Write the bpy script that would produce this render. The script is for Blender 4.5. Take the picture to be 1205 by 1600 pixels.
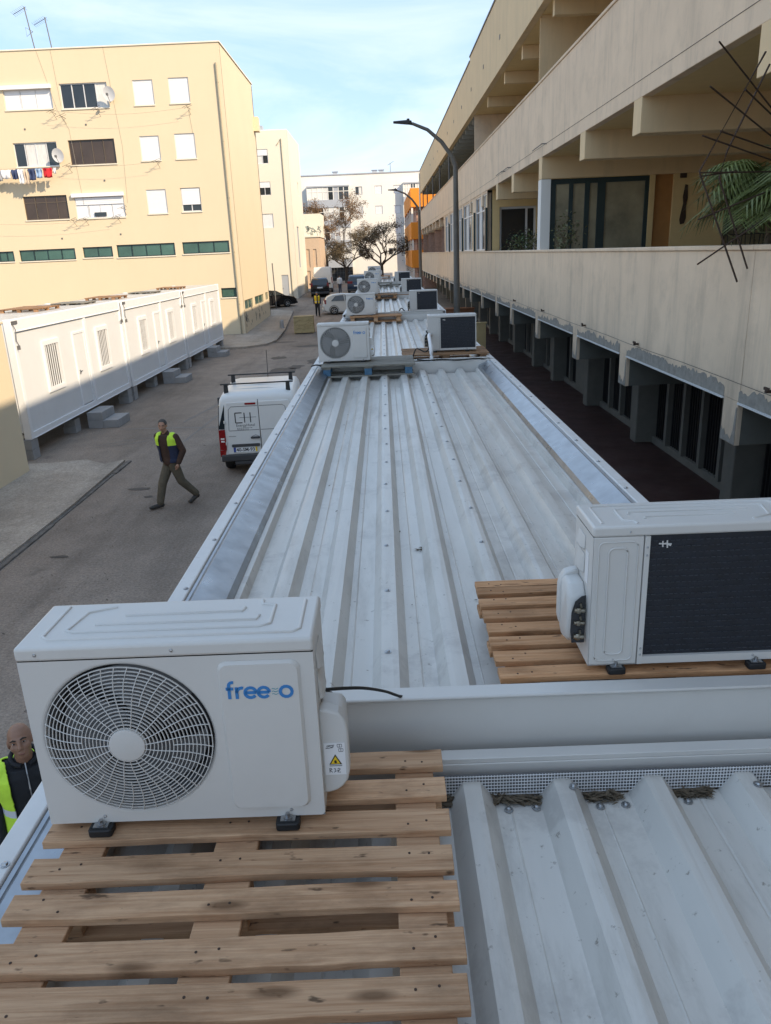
import bpy, bmesh, math, random
from mathutils import Vector, Matrix
random.seed(11)
C = bpy.context.scene
for o in list(bpy.data.objects): bpy.data.objects.remove(o)
COL = C.collection
PI = math.pi
R = math.radians

# ------------------------------------------------------------------ camera
CAMZ = 4.6
F = 1203.0
roll = math.atan(.042); pitch = math.atan(403.8/1203); yaw = math.atan(11.5/(1203/math.cos(pitch)))
cam_d = bpy.data.cameras.new('camera'); cam = bpy.data.objects.new('camera', cam_d); COL.objects.link(cam)
fwd = Vector((-math.sin(yaw)*math.cos(pitch), math.cos(yaw)*math.cos(pitch), -math.sin(pitch)))
rt0 = Vector((math.cos(yaw), math.sin(yaw), 0)); up0 = rt0.cross(fwd)
rt = rt0*math.cos(roll) - up0*math.sin(roll)
up = rt.cross(fwd)
M = Matrix((rt, up, -fwd)).transposed().to_4x4(); M.translation = (0, 0, CAMZ)
cam.matrix_world = M
cam_d.sensor_fit = 'VERTICAL'; cam_d.sensor_height = 24.0; cam_d.lens = 24.0*F/1600
cam_d.clip_start = .02; cam_d.clip_end = 2000
C.camera = cam
C.render.resolution_x = 771; C.render.resolution_y = 1024

# ------------------------------------------------------------------ light
SUN_EL, SUN_AZ = R(33.0), R(130)
w = bpy.data.worlds.new('World'); C.world = w; w.use_nodes = True
nt = w.node_tree; N = nt.nodes; Lk = nt.links
sky = N.new('ShaderNodeTexSky'); sky.sky_type = 'NISHITA'; sky.sun_disc = False
sky.sun_elevation = SUN_EL; sky.sun_rotation = SUN_AZ; sky.air_density = 1.0; sky.dust_density = .35; sky.ozone_density = 1.5
tc = N.new('ShaderNodeTexCoord'); mp = N.new('ShaderNodeMapping'); mp.inputs['Scale'].default_value = (1.2, 1.2, 6.5); mp.inputs['Rotation'].default_value = (0, R(-9), R(15))
nz = N.new('ShaderNodeTexNoise'); nz.inputs['Scale'].default_value = 1.7; nz.inputs['Detail'].default_value = 7; nz.inputs['Roughness'].default_value = .58; nz.inputs['Distortion'].default_value = .7
rp = N.new('ShaderNodeValToRGB'); rp.color_ramp.elements[0].position = .40; rp.color_ramp.elements[1].position = .80
mx = N.new('ShaderNodeMix'); mx.data_type = 'RGBA'; mx.inputs[7].default_value = (4.3, 5.0, 5.9, 1)
ml = N.new('ShaderNodeMath'); ml.operation = 'MULTIPLY'; ml.inputs[1].default_value = .55
Lk.new(tc.outputs['Generated'], mp.inputs[0]); Lk.new(mp.outputs[0], nz.inputs[0]); Lk.new(nz.outputs[0], rp.inputs[0])
Lk.new(rp.outputs[0], ml.inputs[0]); Lk.new(ml.outputs[0], mx.inputs[0]); 
base = N.new('ShaderNodeMix'); base.data_type = 'RGBA'; base.inputs[0].default_value = .74; base.inputs[7].default_value = (1.32, 2.58, 4.85, 1)
Lk.new(sky.outputs[0], base.inputs[6]); Lk.new(base.outputs[2], mx.inputs[6])
Lk.new(mx.outputs[2], N['Background'].inputs[0]); N['Background'].inputs[1].default_value = .13
sd = bpy.data.lights.new('sun', 'SUN'); sd.energy = 2.5; sd.angle = R(.55); sd.color = (1, .93, .82)
so = bpy.data.objects.new('sun', sd); COL.objects.link(so)
sdir = Vector((math.cos(SUN_EL)*math.sin(SUN_AZ), math.cos(SUN_EL)*math.cos(SUN_AZ), math.sin(SUN_EL)))
so.rotation_euler = sdir.to_track_quat('Z', 'Y').to_euler(); so.location = (20, -20, 30)
C.view_settings.view_transform = 'Standard'; C.view_settings.look = 'None'; C.view_settings.exposure = 1.2; C.view_settings.gamma = 1
C.view_settings.use_curve_mapping = False
C.view_settings.use_white_balance = True; C.view_settings.white_balance_temperature = 8300; C.view_settings.white_balance_tint = 12.5
C.render.engine = 'CYCLES'
C.cycles.max_bounces = 6; C.cycles.diffuse_bounces = 4; C.cycles.glossy_bounces = 3

# ------------------------------------------------------------------ materials
def mat(name, col, rough=.6, metal=0, var=.12, vscale=4, bump=0, bscale=60, streak=0, stretch=(1, 1, 1), dirt=0, dirtcol=(.08, .07, .06), dscale=1.2, rnd=0, spec=.5, dthr=.55, rvar=0):
    m = bpy.data.materials.new(name); m.use_nodes = True
    n = m.node_tree.nodes; l = m.node_tree.links; b = n['Principled BSDF']
    b.inputs['Roughness'].default_value = rough; b.inputs['Metallic'].default_value = metal
    b.inputs['Specular IOR Level'].default_value = spec
    t = n.new('ShaderNodeTexCoord'); mpp = n.new('ShaderNodeMapping'); mpp.inputs['Scale'].default_value = stretch
    l.new(t.outputs['Object'], mpp.inputs[0])
    vec = mpp.outputs[0]
    if rnd:
        oi = n.new('ShaderNodeObjectInfo'); ad = n.new('ShaderNodeVectorMath'); ad.operation = 'MULTIPLY_ADD'
        cb = n.new('ShaderNodeCombineXYZ')
        for i in range(3): l.new(oi.outputs['Random'], cb.inputs[i])
        l.new(cb.outputs[0], ad.inputs[0]); ad.inputs[1].default_value = (37, 53, 71); l.new(vec, ad.inputs[2]); vec = ad.outputs[0]
    def noise(s, det=5, ro=.6):
        q = n.new('ShaderNodeTexNoise'); q.inputs['Scale'].default_value = s; q.inputs['Detail'].default_value = det; q.inputs['Roughness'].default_value = ro
        l.new(vec, q.inputs[0]); return q
    q = noise(vscale); rr = n.new('ShaderNodeMapRange'); rr.inputs[1].default_value = .25; rr.inputs[2].default_value = .75
    rr.inputs[3].default_value = 1-var; rr.inputs[4].default_value = 1+var
    l.new(q.outputs[0], rr.inputs[0])
    vm = n.new('ShaderNodeVectorMath'); vm.operation = 'SCALE'; vm.inputs[0].default_value = col[:3]; l.new(rr.outputs[0], vm.inputs['Scale'])
    out = vm.outputs[0]
    if rnd:
        r2 = n.new('ShaderNodeMapRange'); r2.inputs[3].default_value = 1-rnd; r2.inputs[4].default_value = 1+rnd
        l.new(oi.outputs['Random'], r2.inputs[0]); v2 = n.new('ShaderNodeVectorMath'); v2.operation = 'SCALE'; l.new(out, v2.inputs[0]); l.new(r2.outputs[0], v2.inputs['Scale']); out = v2.outputs[0]
    def over(fac, colr, prev):
        k = n.new('ShaderNodeMix'); k.data_type = 'RGBA'; l.new(fac, k.inputs[0]); l.new(prev, k.inputs[6]); k.inputs[7].default_value = (*colr, 1); return k.outputs[2]
    if streak:
        sm = n.new('ShaderNodeMapping'); sm.inputs['Scale'].default_value = (1.4, 1.4, .15); l.new(t.outputs['Object'], sm.inputs[0])
        s = n.new('ShaderNodeTexNoise'); s.inputs['Scale'].default_value = 1.6; s.inputs['Detail'].default_value = 9; s.inputs['Roughness'].default_value = .72; l.new(sm.outputs[0], s.inputs[0])
        mr = n.new('ShaderNodeMapRange'); mr.inputs[1].default_value = .5; mr.inputs[2].default_value = .78; mr.inputs[4].default_value = streak; l.new(s.outputs[0], mr.inputs[0])
        out = over(mr.outputs[0], dirtcol, out)
    if dirt:
        s = noise(dscale, 9, .72); mr = n.new('ShaderNodeMapRange'); mr.inputs[1].default_value = dthr; mr.inputs[2].default_value = dthr+.22; mr.inputs[4].default_value = dirt; l.new(s.outputs[0], mr.inputs[0])
        out = over(mr.outputs[0], dirtcol, out)
    l.new(out, b.inputs['Base Color'])
    if rvar:
        s = noise(vscale*1.7, 6, .6); mr = n.new('ShaderNodeMapRange'); mr.inputs[1].default_value = .3; mr.inputs[2].default_value = .7; mr.inputs[3].default_value = rough-rvar; mr.inputs[4].default_value = rough+rvar
        l.new(s.outputs[0], mr.inputs[0]); l.new(mr.outputs[0], b.inputs['Roughness'])
    if bump:
        s = noise(bscale, 5, .65); bp = n.new('ShaderNodeBump'); bp.inputs['Strength'].default_value = bump; bp.inputs['Distance'].default_value = .02
        l.new(s.outputs[0], bp.inputs['Height']); l.new(bp.outputs[0], b.inputs['Normal'])
    return m

def wood(name, c1, c2, rnd=.18):
    m = bpy.data.materials.new(name); m.use_nodes = True
    n = m.node_tree.nodes; l = m.node_tree.links; b = n['Principled BSDF']; b.inputs['Roughness'].default_value = .75; b.inputs['Specular IOR Level'].default_value = .25
    t = n.new('ShaderNodeTexCoord'); oi = n.new('ShaderNodeObjectInfo'); cb = n.new('ShaderNodeCombineXYZ')
    for i in range(3): l.new(oi.outputs['Random'], cb.inputs[i])
    ad = n.new('ShaderNodeVectorMath'); ad.operation = 'MULTIPLY_ADD'; ad.inputs[1].default_value = (31, 17, 43); l.new(cb.outputs[0], ad.inputs[0]); l.new(t.outputs['Object'], ad.inputs[2])
    def chain(sc, s, d, ro=.6, dist=0):
        mp = n.new('ShaderNodeMapping'); mp.inputs['Scale'].default_value = sc; l.new(ad.outputs[0], mp.inputs[0])
        q = n.new('ShaderNodeTexNoise'); q.inputs['Scale'].default_value = s; q.inputs['Detail'].default_value = d; q.inputs['Roughness'].default_value = ro; q.inputs['Distortion'].default_value = dist; l.new(mp.outputs[0], q.inputs[0]); return q.outputs[0]
    def mixc(f, a, bcol):
        k = n.new('ShaderNodeMix'); k.data_type = 'RGBA'; l.new(f, k.inputs[0])
        if isinstance(a, tuple): k.inputs[6].default_value = (*a, 1)
        else: l.new(a, k.inputs[6])
        k.inputs[7].default_value = (*bcol, 1); return k.outputs[2]
    def rng(x, a, bb, lo=0, hi=1):
        k = n.new('ShaderNodeMapRange'); k.inputs[1].default_value = a; k.inputs[2].default_value = bb; k.inputs[3].default_value = lo; k.inputs[4].default_value = hi; l.new(x, k.inputs[0]); return k.outputs[0]
    g = chain((1.2, 34, 34), 2.0, 6, .6, 1.2)
    col = mixc(rng(g, .38, .66), c1, c2)
    blot = chain((2, 5, 5), 1.6, 6, .65)
    col = mixc(rng(blot, .48, .74, 0, .7), col, tuple(x*.42 for x in c2))
    smal = chain((9, 26, 26), 1.5, 3, .5)
    col = mixc(rng(smal, .655, .72, 0, .75), col, (.035, .02, .012))
    # knots
    mp = n.new('ShaderNodeMapping'); mp.inputs['Scale'].default_value = (2.6, 9, 5); l.new(ad.outputs[0], mp.inputs[0])
    vo = n.new('ShaderNodeTexVoronoi'); vo.inputs['Scale'].default_value = 1.0; l.new(mp.outputs[0], vo.inputs[0])
    col = mixc(rng(vo.outputs['Distance'], .17, .07, 0, .75), col, (.12, .055, .025))
    hs = n.new('ShaderNodeVectorMath'); hs.operation = 'SCALE'; l.new(col, hs.inputs[0]); l.new(rng(oi.outputs['Random'], 0, 1, 1-rnd, 1+rnd), hs.inputs['Scale'])
    l.new(hs.outputs[0], b.inputs['Base Color'])
    bp = n.new('ShaderNodeBump'); bp.inputs['Strength'].default_value = .35; bp.inputs['Distance'].default_value = .006; l.new(g, bp.inputs['Height']); l.new(bp.outputs[0], b.inputs['Normal'])
    return m

def pale_roof():
    m = mat('roof_paint', (.58, .555, .51), rough=.34, var=.07, vscale=2.2, dirt=.55, dirtcol=(.27, .245, .21), dscale=1.7, dthr=.51, stretch=(3, .6, 3), rvar=.06)
    n = m.node_tree.nodes; l = m.node_tree.links; b = n['Principled BSDF']; src = b.inputs['Base Color'].links[0].from_socket
    t = n.new('ShaderNodeTexCoord')
    for sc, st, lo, hi, amt, colr in ((26, (1, 1, 1), .635, .70, .7, (.15, .12, .09)), (5, (9, .12, 9), .62, .74, .22, (.33, .27, .20)), (2.2, (1, 1, 1), .55, .63, .45, (.37, .345, .32))):
        mp = n.new('ShaderNodeMapping'); mp.inputs['Scale'].default_value = st; mp.inputs['Location'].default_value = (sc, 3, 7); l.new(t.outputs['Object'], mp.inputs[0])
        q = n.new('ShaderNodeTexNoise'); q.inputs['Scale'].default_value = sc; q.inputs['Detail'].default_value = 6; q.inputs['Roughness'].default_value = .7; l.new(mp.outputs[0], q.inputs[0])
        k = n.new('ShaderNodeMapRange'); k.inputs[1].default_value = lo; k.inputs[2].default_value = hi; k.inputs[4].default_value = amt; l.new(q.outputs[0], k.inputs[0])
        x = n.new('ShaderNodeMix'); x.data_type = 'RGBA'; l.new(k.outputs[0], x.inputs[0]); l.new(src, x.inputs[6]); x.inputs[7].default_value = (*colr, 1); src = x.outputs[2]
    l.new(src, b.inputs['Base Color'])
    return m
def asphalt_mat(name, col):
    m = bpy.data.materials.new(name); m.use_nodes = True
    n = m.node_tree.nodes; l = m.node_tree.links; b = n['Principled BSDF']; b.inputs['Roughness'].default_value = .95; b.inputs['Specular IOR Level'].default_value = .2
    t = n.new('ShaderNodeTexCoord')
    def noi(s, d, ro, st=(1, 1, 1)):
        mp = n.new('ShaderNodeMapping'); mp.inputs['Scale'].default_value = st; l.new(t.outputs['Object'], mp.inputs[0])
        q = n.new('ShaderNodeTexNoise'); q.inputs['Scale'].default_value = s; q.inputs['Detail'].default_value = d; q.inputs['Roughness'].default_value = ro; l.new(mp.outputs[0], q.inputs[0]); return q.outputs[0]
    def rng(x, a, bb, lo, hi):
        k = n.new('ShaderNodeMapRange'); k.inputs[1].default_value = a; k.inputs[2].default_value = bb; k.inputs[3].default_value = lo; k.inputs[4].default_value = hi; l.new(x, k.inputs[0]); return k.outputs[0]
    def mul(a, bq):
        k = n.new('ShaderNodeMath'); k.operation = 'MULTIPLY'; l.new(a, k.inputs[0]); l.new(bq, k.inputs[1]); return k.outputs[0]
    fine = rng(noi(24, 5, .85), .3, .7, .55, 1.5); mid = rng(noi(1.3, 8, .7), .3, .7, .84, 1.14); big = rng(noi(.16, 5, .6, (1.6, .6, 1)), .36, .64, .74, 1.14)
    tr = rng(noi(.55, 7, .7, (2.4, .22, 1)), .5, .72, 1, .74)
    f = mul(mul(fine, mid), mul(big, tr))
    v = n.new('ShaderNodeVectorMath'); v.operation = 'SCALE'; v.inputs[0].default_value = col; l.new(f, v.inputs['Scale'])
    k = n.new('ShaderNodeMix'); k.data_type = 'RGBA'; l.new(rng(noi(.75, 9, .75), .62, .74, 0, .7), k.inputs[0]); l.new(v.outputs[0], k.inputs[6]); k.inputs[7].default_value = (.06, .052, .046, 1)
    l.new(k.outputs[2], b.inputs['Base Color'])
    bp = n.new('ShaderNodeBump'); bp.inputs['Strength'].default_value = .6; bp.inputs['Distance'].default_value = .012; l.new(noi(70, 4, .7), bp.inputs['Height']); l.new(bp.outputs[0], b.inputs['Normal'])
    return m
MT = dict(
    roof=pale_roof(),
    capw=mat('edge_cap_white', (.64, .63, .61), .5, var=.08, vscale=6, dirt=.65, dirtcol=(.30, .24, .17), dscale=6, dthr=.56),
    galv=mat('galvanised_steel', (.36, .385, .41), .33, metal=1, var=.18, vscale=6, rvar=.08, bump=.03, bscale=5, dirt=.25, dirtcol=(.33, .32, .31), dscale=5),
    bolt=mat('zinc_bolt', (.40, .41, .42), .32, metal=1),
    rubber=mat('black_rubber', (.012, .012, .013), .6),
    cabin=mat('cabin_panel_white', (.69, .70, .70), .45, var=.03, vscale=1.2, dirt=.12, dirtcol=(.45, .42, .38), dscale=1.5),
    cabframe=mat('cabin_frame_white', (.76, .77, .78), .4, var=.03),
    acw=mat('outdoor_unit_enamel', (.60, .58, .545), .40, var=.04, vscale=3, dirt=.16, dirtcol=(.36, .33, .28), dscale=3.5, dthr=.54),
    acplast=mat('outdoor_unit_plastic', (.58, .565, .535), .5, var=.03),
    acdark=mat('outdoor_unit_inside', (.03, .03, .032), .7),
    acfan=mat('fan_blade_grey', (.13, .135, .14), .5),
    coil=mat('coil_fins', (.008, .011, .018), .42, metal=0, var=.5, vscale=30, bump=.3, bscale=160),
    coilpipe=mat('coil_row', (.075, .085, .10), .4, metal=.6, var=.5, vscale=25),
    blue=mat('logo_blue', (.015, .20, .48), .4, var=.02),
    teal=mat('logo_teal', (.10, .32, .36), .4, var=.02),
    sticker=mat('sticker_white', (.74, .74, .74), .5, var=.02),
    yellow=mat('warning_yellow', (.80, .52, .03), .5, var=.02),
    ink=mat('ink_black', (.015, .015, .015), .6, var=.05),
    brass=mat('brass_valve', (.30, .27, .22), .35, metal=1),
    wood=wood('pallet_pine', (.62, .375, .225), (.45, .24, .13)),
    woodw=wood('pallet_pine_warm', (.58, .31, .165), (.43, .20, .09)),
    woodred=wood('pallet_red', (.36, .21, .12), (.24, .125, .065)),
    woodgrey=wood('pallet_grey', (.26, .245, .21), (.17, .155, .13)),
    bluewood=mat('blue_pallet_block', (.045, .14, .23), .7, var=.3, vscale=20),
    cream=mat('cream_render', (.73, .56, .405), .88, var=.08, vscale=1.1, streak=.5, dirt=.25, dirtcol=(.20, .17, .135), dscale=1.4, bump=.15, bscale=45, dthr=.5),
    creamtop=mat('cream_render_upper', (.70, .52, .315), .88, var=.06, vscale=1.0, streak=.28, dirtcol=(.22, .18, .13), bump=.12, bscale=45),
    loggia=mat('ochre_render_inside', (.72, .52, .26), .9, var=.05, bump=.1, bscale=40),
    greyrender=mat('bare_cement_patch', (.29, .27, .235), .92, var=.25, vscale=9, bump=.4, bscale=30),
    whitedrip=mat('white_drip_strip', (.66, .67, .66), .5, var=.05),
    concrete=mat('column_concrete', (.21, .20, .17), .9, var=.12, vscale=3, bump=.2, bscale=30, streak=.3),
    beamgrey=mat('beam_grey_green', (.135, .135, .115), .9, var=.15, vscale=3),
    ceil=mat('soffit_grey', (.30, .31, .29), .9, var=.1),
    redfloor=mat('red_floor_paint', (.062, .028, .024), .5, var=.35, vscale=1.2, dirt=.5, dirtcol=(.16, .12, .10), dscale=1.1, dthr=.55, rvar=.1),
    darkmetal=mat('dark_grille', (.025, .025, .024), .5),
    greenframe=mat('dark_green_frame', (.012, .035, .038), .4),
    frosted=mat('frosted_glass', (.27, .24, .16), .25, var=.5, vscale=1.1),
    glass=mat('dark_window_glass', (.022, .028, .032), .06, var=.3, vscale=.8, spec=.7),
    glassg=mat('green_window_glass', (.05, .12, .10), .12, var=.4, vscale=.5),
    curtain=mat('net_curtain', (.62, .62, .60), .8, var=.2, vscale=8, stretch=(6, 6, .3)),
    brownglass=mat('brown_window', (.06, .04, .03), .15, var=.3, vscale=.7),
    door=mat('ochre_door', (.42, .19, .06), .6, var=.1),
    rust=mat('rusty_iron', (.055, .03, .02), .8, var=.3, vscale=40),
    yb=mat('yellow_render', (.67, .555, .39), .9, var=.025, vscale=.35, streak=.05, dirtcol=(.45, .35, .22), bump=.08, bscale=30),
    pale=mat('pale_cream_render', (.72, .66, .55), .9, var=.03, vscale=.4, bump=.06, bscale=30),
    whiteb=mat('white_render', (.72, .71, .67), .9, var=.04, vscale=.4, streak=.15, dirtcol=(.4, .39, .36)),
    greyb=mat('grey_balcony', (.36, .39, .43), .7, var=.08, vscale=.8),
    orange=mat('orange_render', (.80, .27, .035), .85, var=.04, vscale=.5, streak=.08, dirtcol=(.4, .2, .06)),
    brick=mat('pink_brick', (.42, .27, .22), .9, var=.2, vscale=6),
    pinkh=mat('pink_house_render', (.58, .43, .31), .9, var=.06),
    alu=mat('aluminium_frame', (.60, .61, .62), .4, var=.05),
    brownframe=mat('brown_window_frame', (.10, .075, .055), .5, var=.1),
    shutter=mat('roller_shutter_white', (.76, .77, .78), .5, var=.03),
    pipe=mat('downpipe_grey', (.30, .27, .20), .6, var=.1),
    cable=mat('cable_black', (.01, .01, .01), .5),
    wire=mat('wall_wire_grey', (.33, .29, .22), .6),
    dish=mat('dish_grey', (.62, .63, .64), .5, var=.05),
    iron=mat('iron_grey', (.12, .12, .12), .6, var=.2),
    lamp=mat('lamp_post_grey', (.12, .11, .095), .55, var=.2, vscale=6),
    lampblack=mat('lamp_head_black', (.015, .016, .018), .4),
    asphalt=asphalt_mat('asphalt', (.25, .203, .168)),
    pave=asphalt_mat('pavement_concrete', (.335, .29, .245)),
    kerb=mat('kerb_dark', (.125, .11, .097), .95, var=.5, vscale=5, bump=.4, bscale=30),
    line=mat('faded_road_paint', (.21, .20, .19), .9, var=.3, vscale=4, dirt=1, dirtcol=(.14, .13, .118), dscale=4, dthr=.42),
    tar=mat('tar_stain', (.045, .035, .028), .7, var=.4, vscale=5),
    block=mat('concrete_block', (.27, .275, .28), .9, var=.1, vscale=5, bump=.3, bscale=40),
    bark=mat('bark', (.085, .066, .05), .95, var=.3, vscale=6, bump=.5, bscale=20),
    leafb=mat('dry_leaf', (.17, .095, .045), .8, var=.4, vscale=1.2),
    leafo=mat('olive_leaf', (.115, .085, .045), .8, var=.4, vscale=1.2),
    leafg=mat('green_leaf', (.055, .10, .03), .55, var=.4, vscale=6),
    leafd=mat('dull_green_leaf', (.12, .13, .06), .6, var=.4, vscale=6),
    palm=mat('palm_leaf', (.13, .165, .045), .5, var=.4, vscale=8),
    straw=mat('dry_straw', (.12, .09, .06), .9, var=.4, vscale=30),
    vanw=mat('van_white_paint', (.66, .65, .62), .28, var=.02, dirt=.15, dirtcol=(.4, .37, .33), dscale=2),
    vangap=mat('panel_gap', (.03, .03, .03), .8),
    bumper=mat('dark_bumper', (.045, .045, .047), .6, var=.15),
    tyre=mat('tyre', (.014, .014, .015), .8),
    rim=mat('wheel_rim', (.35, .36, .37), .35, metal=.7),
    tail=mat('tail_light_red', (.25, .008, .010), .2, var=.2, vscale=12),
    clear=mat('clear_light', (.7, .68, .66), .2),
    plateblue=mat('plate_blue', (.02, .06, .28), .4),
    blackcar=mat('black_car_paint', (.012, .012, .014), .15, var=.1),
    silver=mat('silver_car_paint', (.52, .52, .50), .25, metal=.3, var=.03),
    navycar=mat('navy_car_paint', (.035, .06, .10), .18, metal=.2, var=.05),
    skin=mat('skin', (.36, .19, .125), .55, var=.08, vscale=14),
    skin2=mat('skin_tanned', (.27, .135, .085), .5, var=.1, vscale=14),
    lip=mat('lip', (.22, .085, .07), .5),
    eyew=mat('eye_white', (.30, .27, .25), .3), eyed=mat('eye_dark', (.012, .008, .006), .2),
    hair=mat('grey_hair', (.06, .054, .048), .85, var=.5, vscale=60), stub=mat('dark_brow', (.03, .02, .015), .9),
    brown=mat('brown_jumper', (.055, .028, .019), .95, var=.25, vscale=12, bump=.3, bscale=80),
    khaki=mat('khaki_trousers', (.10, .083, .058), .95, var=.2, vscale=8, bump=.4, bscale=16),
    navy=mat('navy_fabric', (.018, .025, .055), .9, var=.2, vscale=10, bump=.3, bscale=18),
    hivis=mat('hi_vis_yellow', (.50, .78, .06), .7, var=.12, vscale=10, bump=.2, bscale=18),
    reflect=mat('reflective_tape', (.55, .58, .60), .4, var=.1),
    blackcloth=mat('black_jacket', (.012, .013, .016), .85, var=.3, vscale=10, bump=.3, bscale=22),
    shoe=mat('dark_shoe', (.03, .027, .024), .7, var=.2),
    hiviso=mat('hi_vis_amber', (.72, .52, .03), .7, var=.1),
    shirt=mat('white_shirt', (.70, .70, .72), .8, var=.05), denim=mat('denim', (.06, .075, .11), .9, var=.1),
    terra=mat('terracotta_pot', (.34, .15, .08), .9, var=.15),
    osb=wood('chipboard', (.42, .32, .17), (.33, .24, .12), .05),
    pvc=mat('white_pvc', (.72, .72, .72), .35, var=.03),
    mesh=mat('white_fibre_mesh', (.66, .66, .66), .6),
    green=mat('mural_green', (.25, .30, .28), .8),
)
CLOTHCOL = {}
for k, c in dict(white=(.75, .75, .77), navy=(.03, .05, .12), red=(.55, .02, .03), sky=(.25, .38, .55), grey=(.35, .36, .38), beige=(.55, .45, .36), teal=(.05, .22, .28)).items():
    CLOTHCOL[k] = mat('cloth_'+k, c, .9, var=.12, vscale=6)

# ------------------------------------------------------------------ helpers
class MB:
    def __init__(s): s.v = []; s.f = []; s.m = []
    def add(s, vs, fs, m=0):
        b = len(s.v); s.v += [tuple(x) for x in vs]; s.f += [[i+b for i in f] for f in fs]; s.m += [m]*len(fs); return s
    def box(s, x0, x1, y0, y1, z0, z1, m=0):
        if x0 > x1: x0, x1 = x1, x0
        if y0 > y1: y0, y1 = y1, y0
        if z0 > z1: z0, z1 = z1, z0
        return s.add([(x0,y0,z0),(x1,y0,z0),(x1,y1,z0),(x0,y1,z0),(x0,y0,z1),(x1,y0,z1),(x1,y1,z1),(x0,y1,z1)],
                     [(0,3,2,1),(4,5,6,7),(0,1,5,4),(1,2,6,5),(2,3,7,6),(3,0,4,7)], m)
    def loft(s, rings, m=0, cap=True, closed=True):
        n = len(rings[0]); vs = [p for r in rings for p in r]; fs = []
        for i in range(len(rings)-1):
            for j in range(n if closed else n-1):
                k = (j+1) % n; fs.append((i*n+j, i*n+k, (i+1)*n+k, (i+1)*n+j))
        if cap and closed: fs += [tuple(range(n))[::-1], tuple((len(rings)-1)*n+j for j in range(n))]
        return s.add(vs, fs, m)
    def tube(s, pts, r, n=8, m=0, cap=True):
        P = [Vector(p) for p in pts]; rr = r if isinstance(r, (list, tuple)) else [r]*len(P); rings = []
        for i, p in enumerate(P):
            d = (P[min(i+1, len(P)-1)]-P[max(i-1, 0)]).normalized()
            a = Vector((0, 0, 1)) if abs(d.z) < .95 else Vector((1, 0, 0))
            x = d.cross(a).normalized(); y = d.cross(x).normalized()
            rings.append([p+x*math.cos(2*PI*k/n)*rr[i]+y*math.sin(2*PI*k/n)*rr[i] for k in range(n)])
        return s.loft(rings, m, cap)
    def cyl(s, p0, p1, r, n=12, m=0): return s.tube([p0, p1], r, n, m)
    def ell(s, c, rx, ry, rz, n=12, m=0, rot=None):
        rings = []
        for i in range(1, n//2):
            t = PI*i/(n//2); rings.append([(rx*math.sin(t)*math.cos(2*PI*j/n), ry*math.sin(t)*math.sin(2*PI*j/n), -rz*math.cos(t)) for j in range(n)])
        vs = [p for r in rings for p in r]; fs = []
        for i in range(len(rings)-1):
            for j in range(n): k = (j+1) % n; fs.append((i*n+j, i*n+k, (i+1)*n+k, (i+1)*n+j))
        b = len(vs); vs += [(0, 0, -rz), (0, 0, rz)]
        for j in range(n): k = (j+1) % n; fs.append((b, k, j)); fs.append((b+1, (len(rings)-1)*n+j, (len(rings)-1)*n+k))
        q = rot.to_matrix() if rot else None
        vs = [Vector(c)+(q@Vector(p) if q else Vector(p)) for p in vs]
        return s.add(vs, fs, m)
    def capsule(s, a, ra, b, rb, n=12):
        s.ell(a, ra, ra, ra, n); s.ell(b, rb, rb, rb, n); s.tube([a, b], [ra, rb], n); return s
    def prism(s, poly, axis, a, b, m=0):
        def P(p, t): return {'x': (t, p[0], p[1]), 'y': (p[0], t, p[1]), 'z': (p[0], p[1], t)}[axis]
        return s.loft([[P(p, a) for p in poly], [P(p, b) for p in poly]], m)
    def quad(s, a, b, c, d, m=0): return s.add([a, b, c, d], [(0, 1, 2, 3)], m)
    def mesh(s, name, mats, smooth=None):
        me = bpy.data.meshes.new(name); me.from_pydata(s.v, [], s.f)
        for q in (mats if isinstance(mats, (list, tuple)) else [mats]): me.materials.append(q)
        me.polygons.foreach_set('material_index', s.m)
        bm = bmesh.new(); bm.from_mesh(me); bmesh.ops.recalc_face_normals(bm, faces=bm.faces); bm.to_mesh(me); bm.free()
        if smooth:
            me.polygons.foreach_set('use_smooth', [True]*len(me.polygons)); me.set_sharp_from_angle(angle=R(smooth))
        me.update(); return me
    def build(s, name, mats, parent=None, loc=(0, 0, 0), smooth=None, bevel=0, seg=2, rot=None):
        return link(name, s.mesh(name, mats, smooth), parent, loc, bevel, seg, rot)

def link(name, me, parent=None, loc=(0, 0, 0), bevel=0, seg=2, rot=None):
    o = bpy.data.objects.new(name, me); COL.objects.link(o); o.parent = parent; o.location = loc
    if rot: o.rotation_euler = rot
    if bevel:
        b = o.modifiers.new('bevel', 'BEVEL'); b.width = bevel; b.segments = seg; b.limit_method = 'ANGLE'; b.angle_limit = R(40); b.harden_normals = False
        me.polygons.foreach_set('use_smooth', [True]*len(me.polygons)); me.set_sharp_from_angle(angle=R(35))
    return o
def tag(o, label=None, cat=None, group=None, kind=None):
    if label: o['label'] = label
    if cat: o['category'] = cat
    if group: o['group'] = group
    if kind: o['kind'] = kind
    return o
def thing(name, label, cat, loc=(0, 0, 0), rz=0, group=None):
    o = bpy.data.objects.new(name, None); COL.objects.link(o); o.location = loc; o.rotation_euler = (0, 0, rz); o.empty_display_size = .1
    return tag(o, label, cat, group)
KIDS = {}
def kids(o): return [c for c in bpy.data.objects if c.parent == o]
def copy_tree(o, parent=None):
    c = o.copy(); COL.objects.link(c)
    if parent: c.parent = parent
    for ch in kids(o): copy_tree(ch, c)
    return c
def evalmesh(o, name):
    dg = bpy.context.evaluated_depsgraph_get(); dg.update()
    return bpy.data.meshes.new_from_object(o.evaluated_get(dg))
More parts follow.
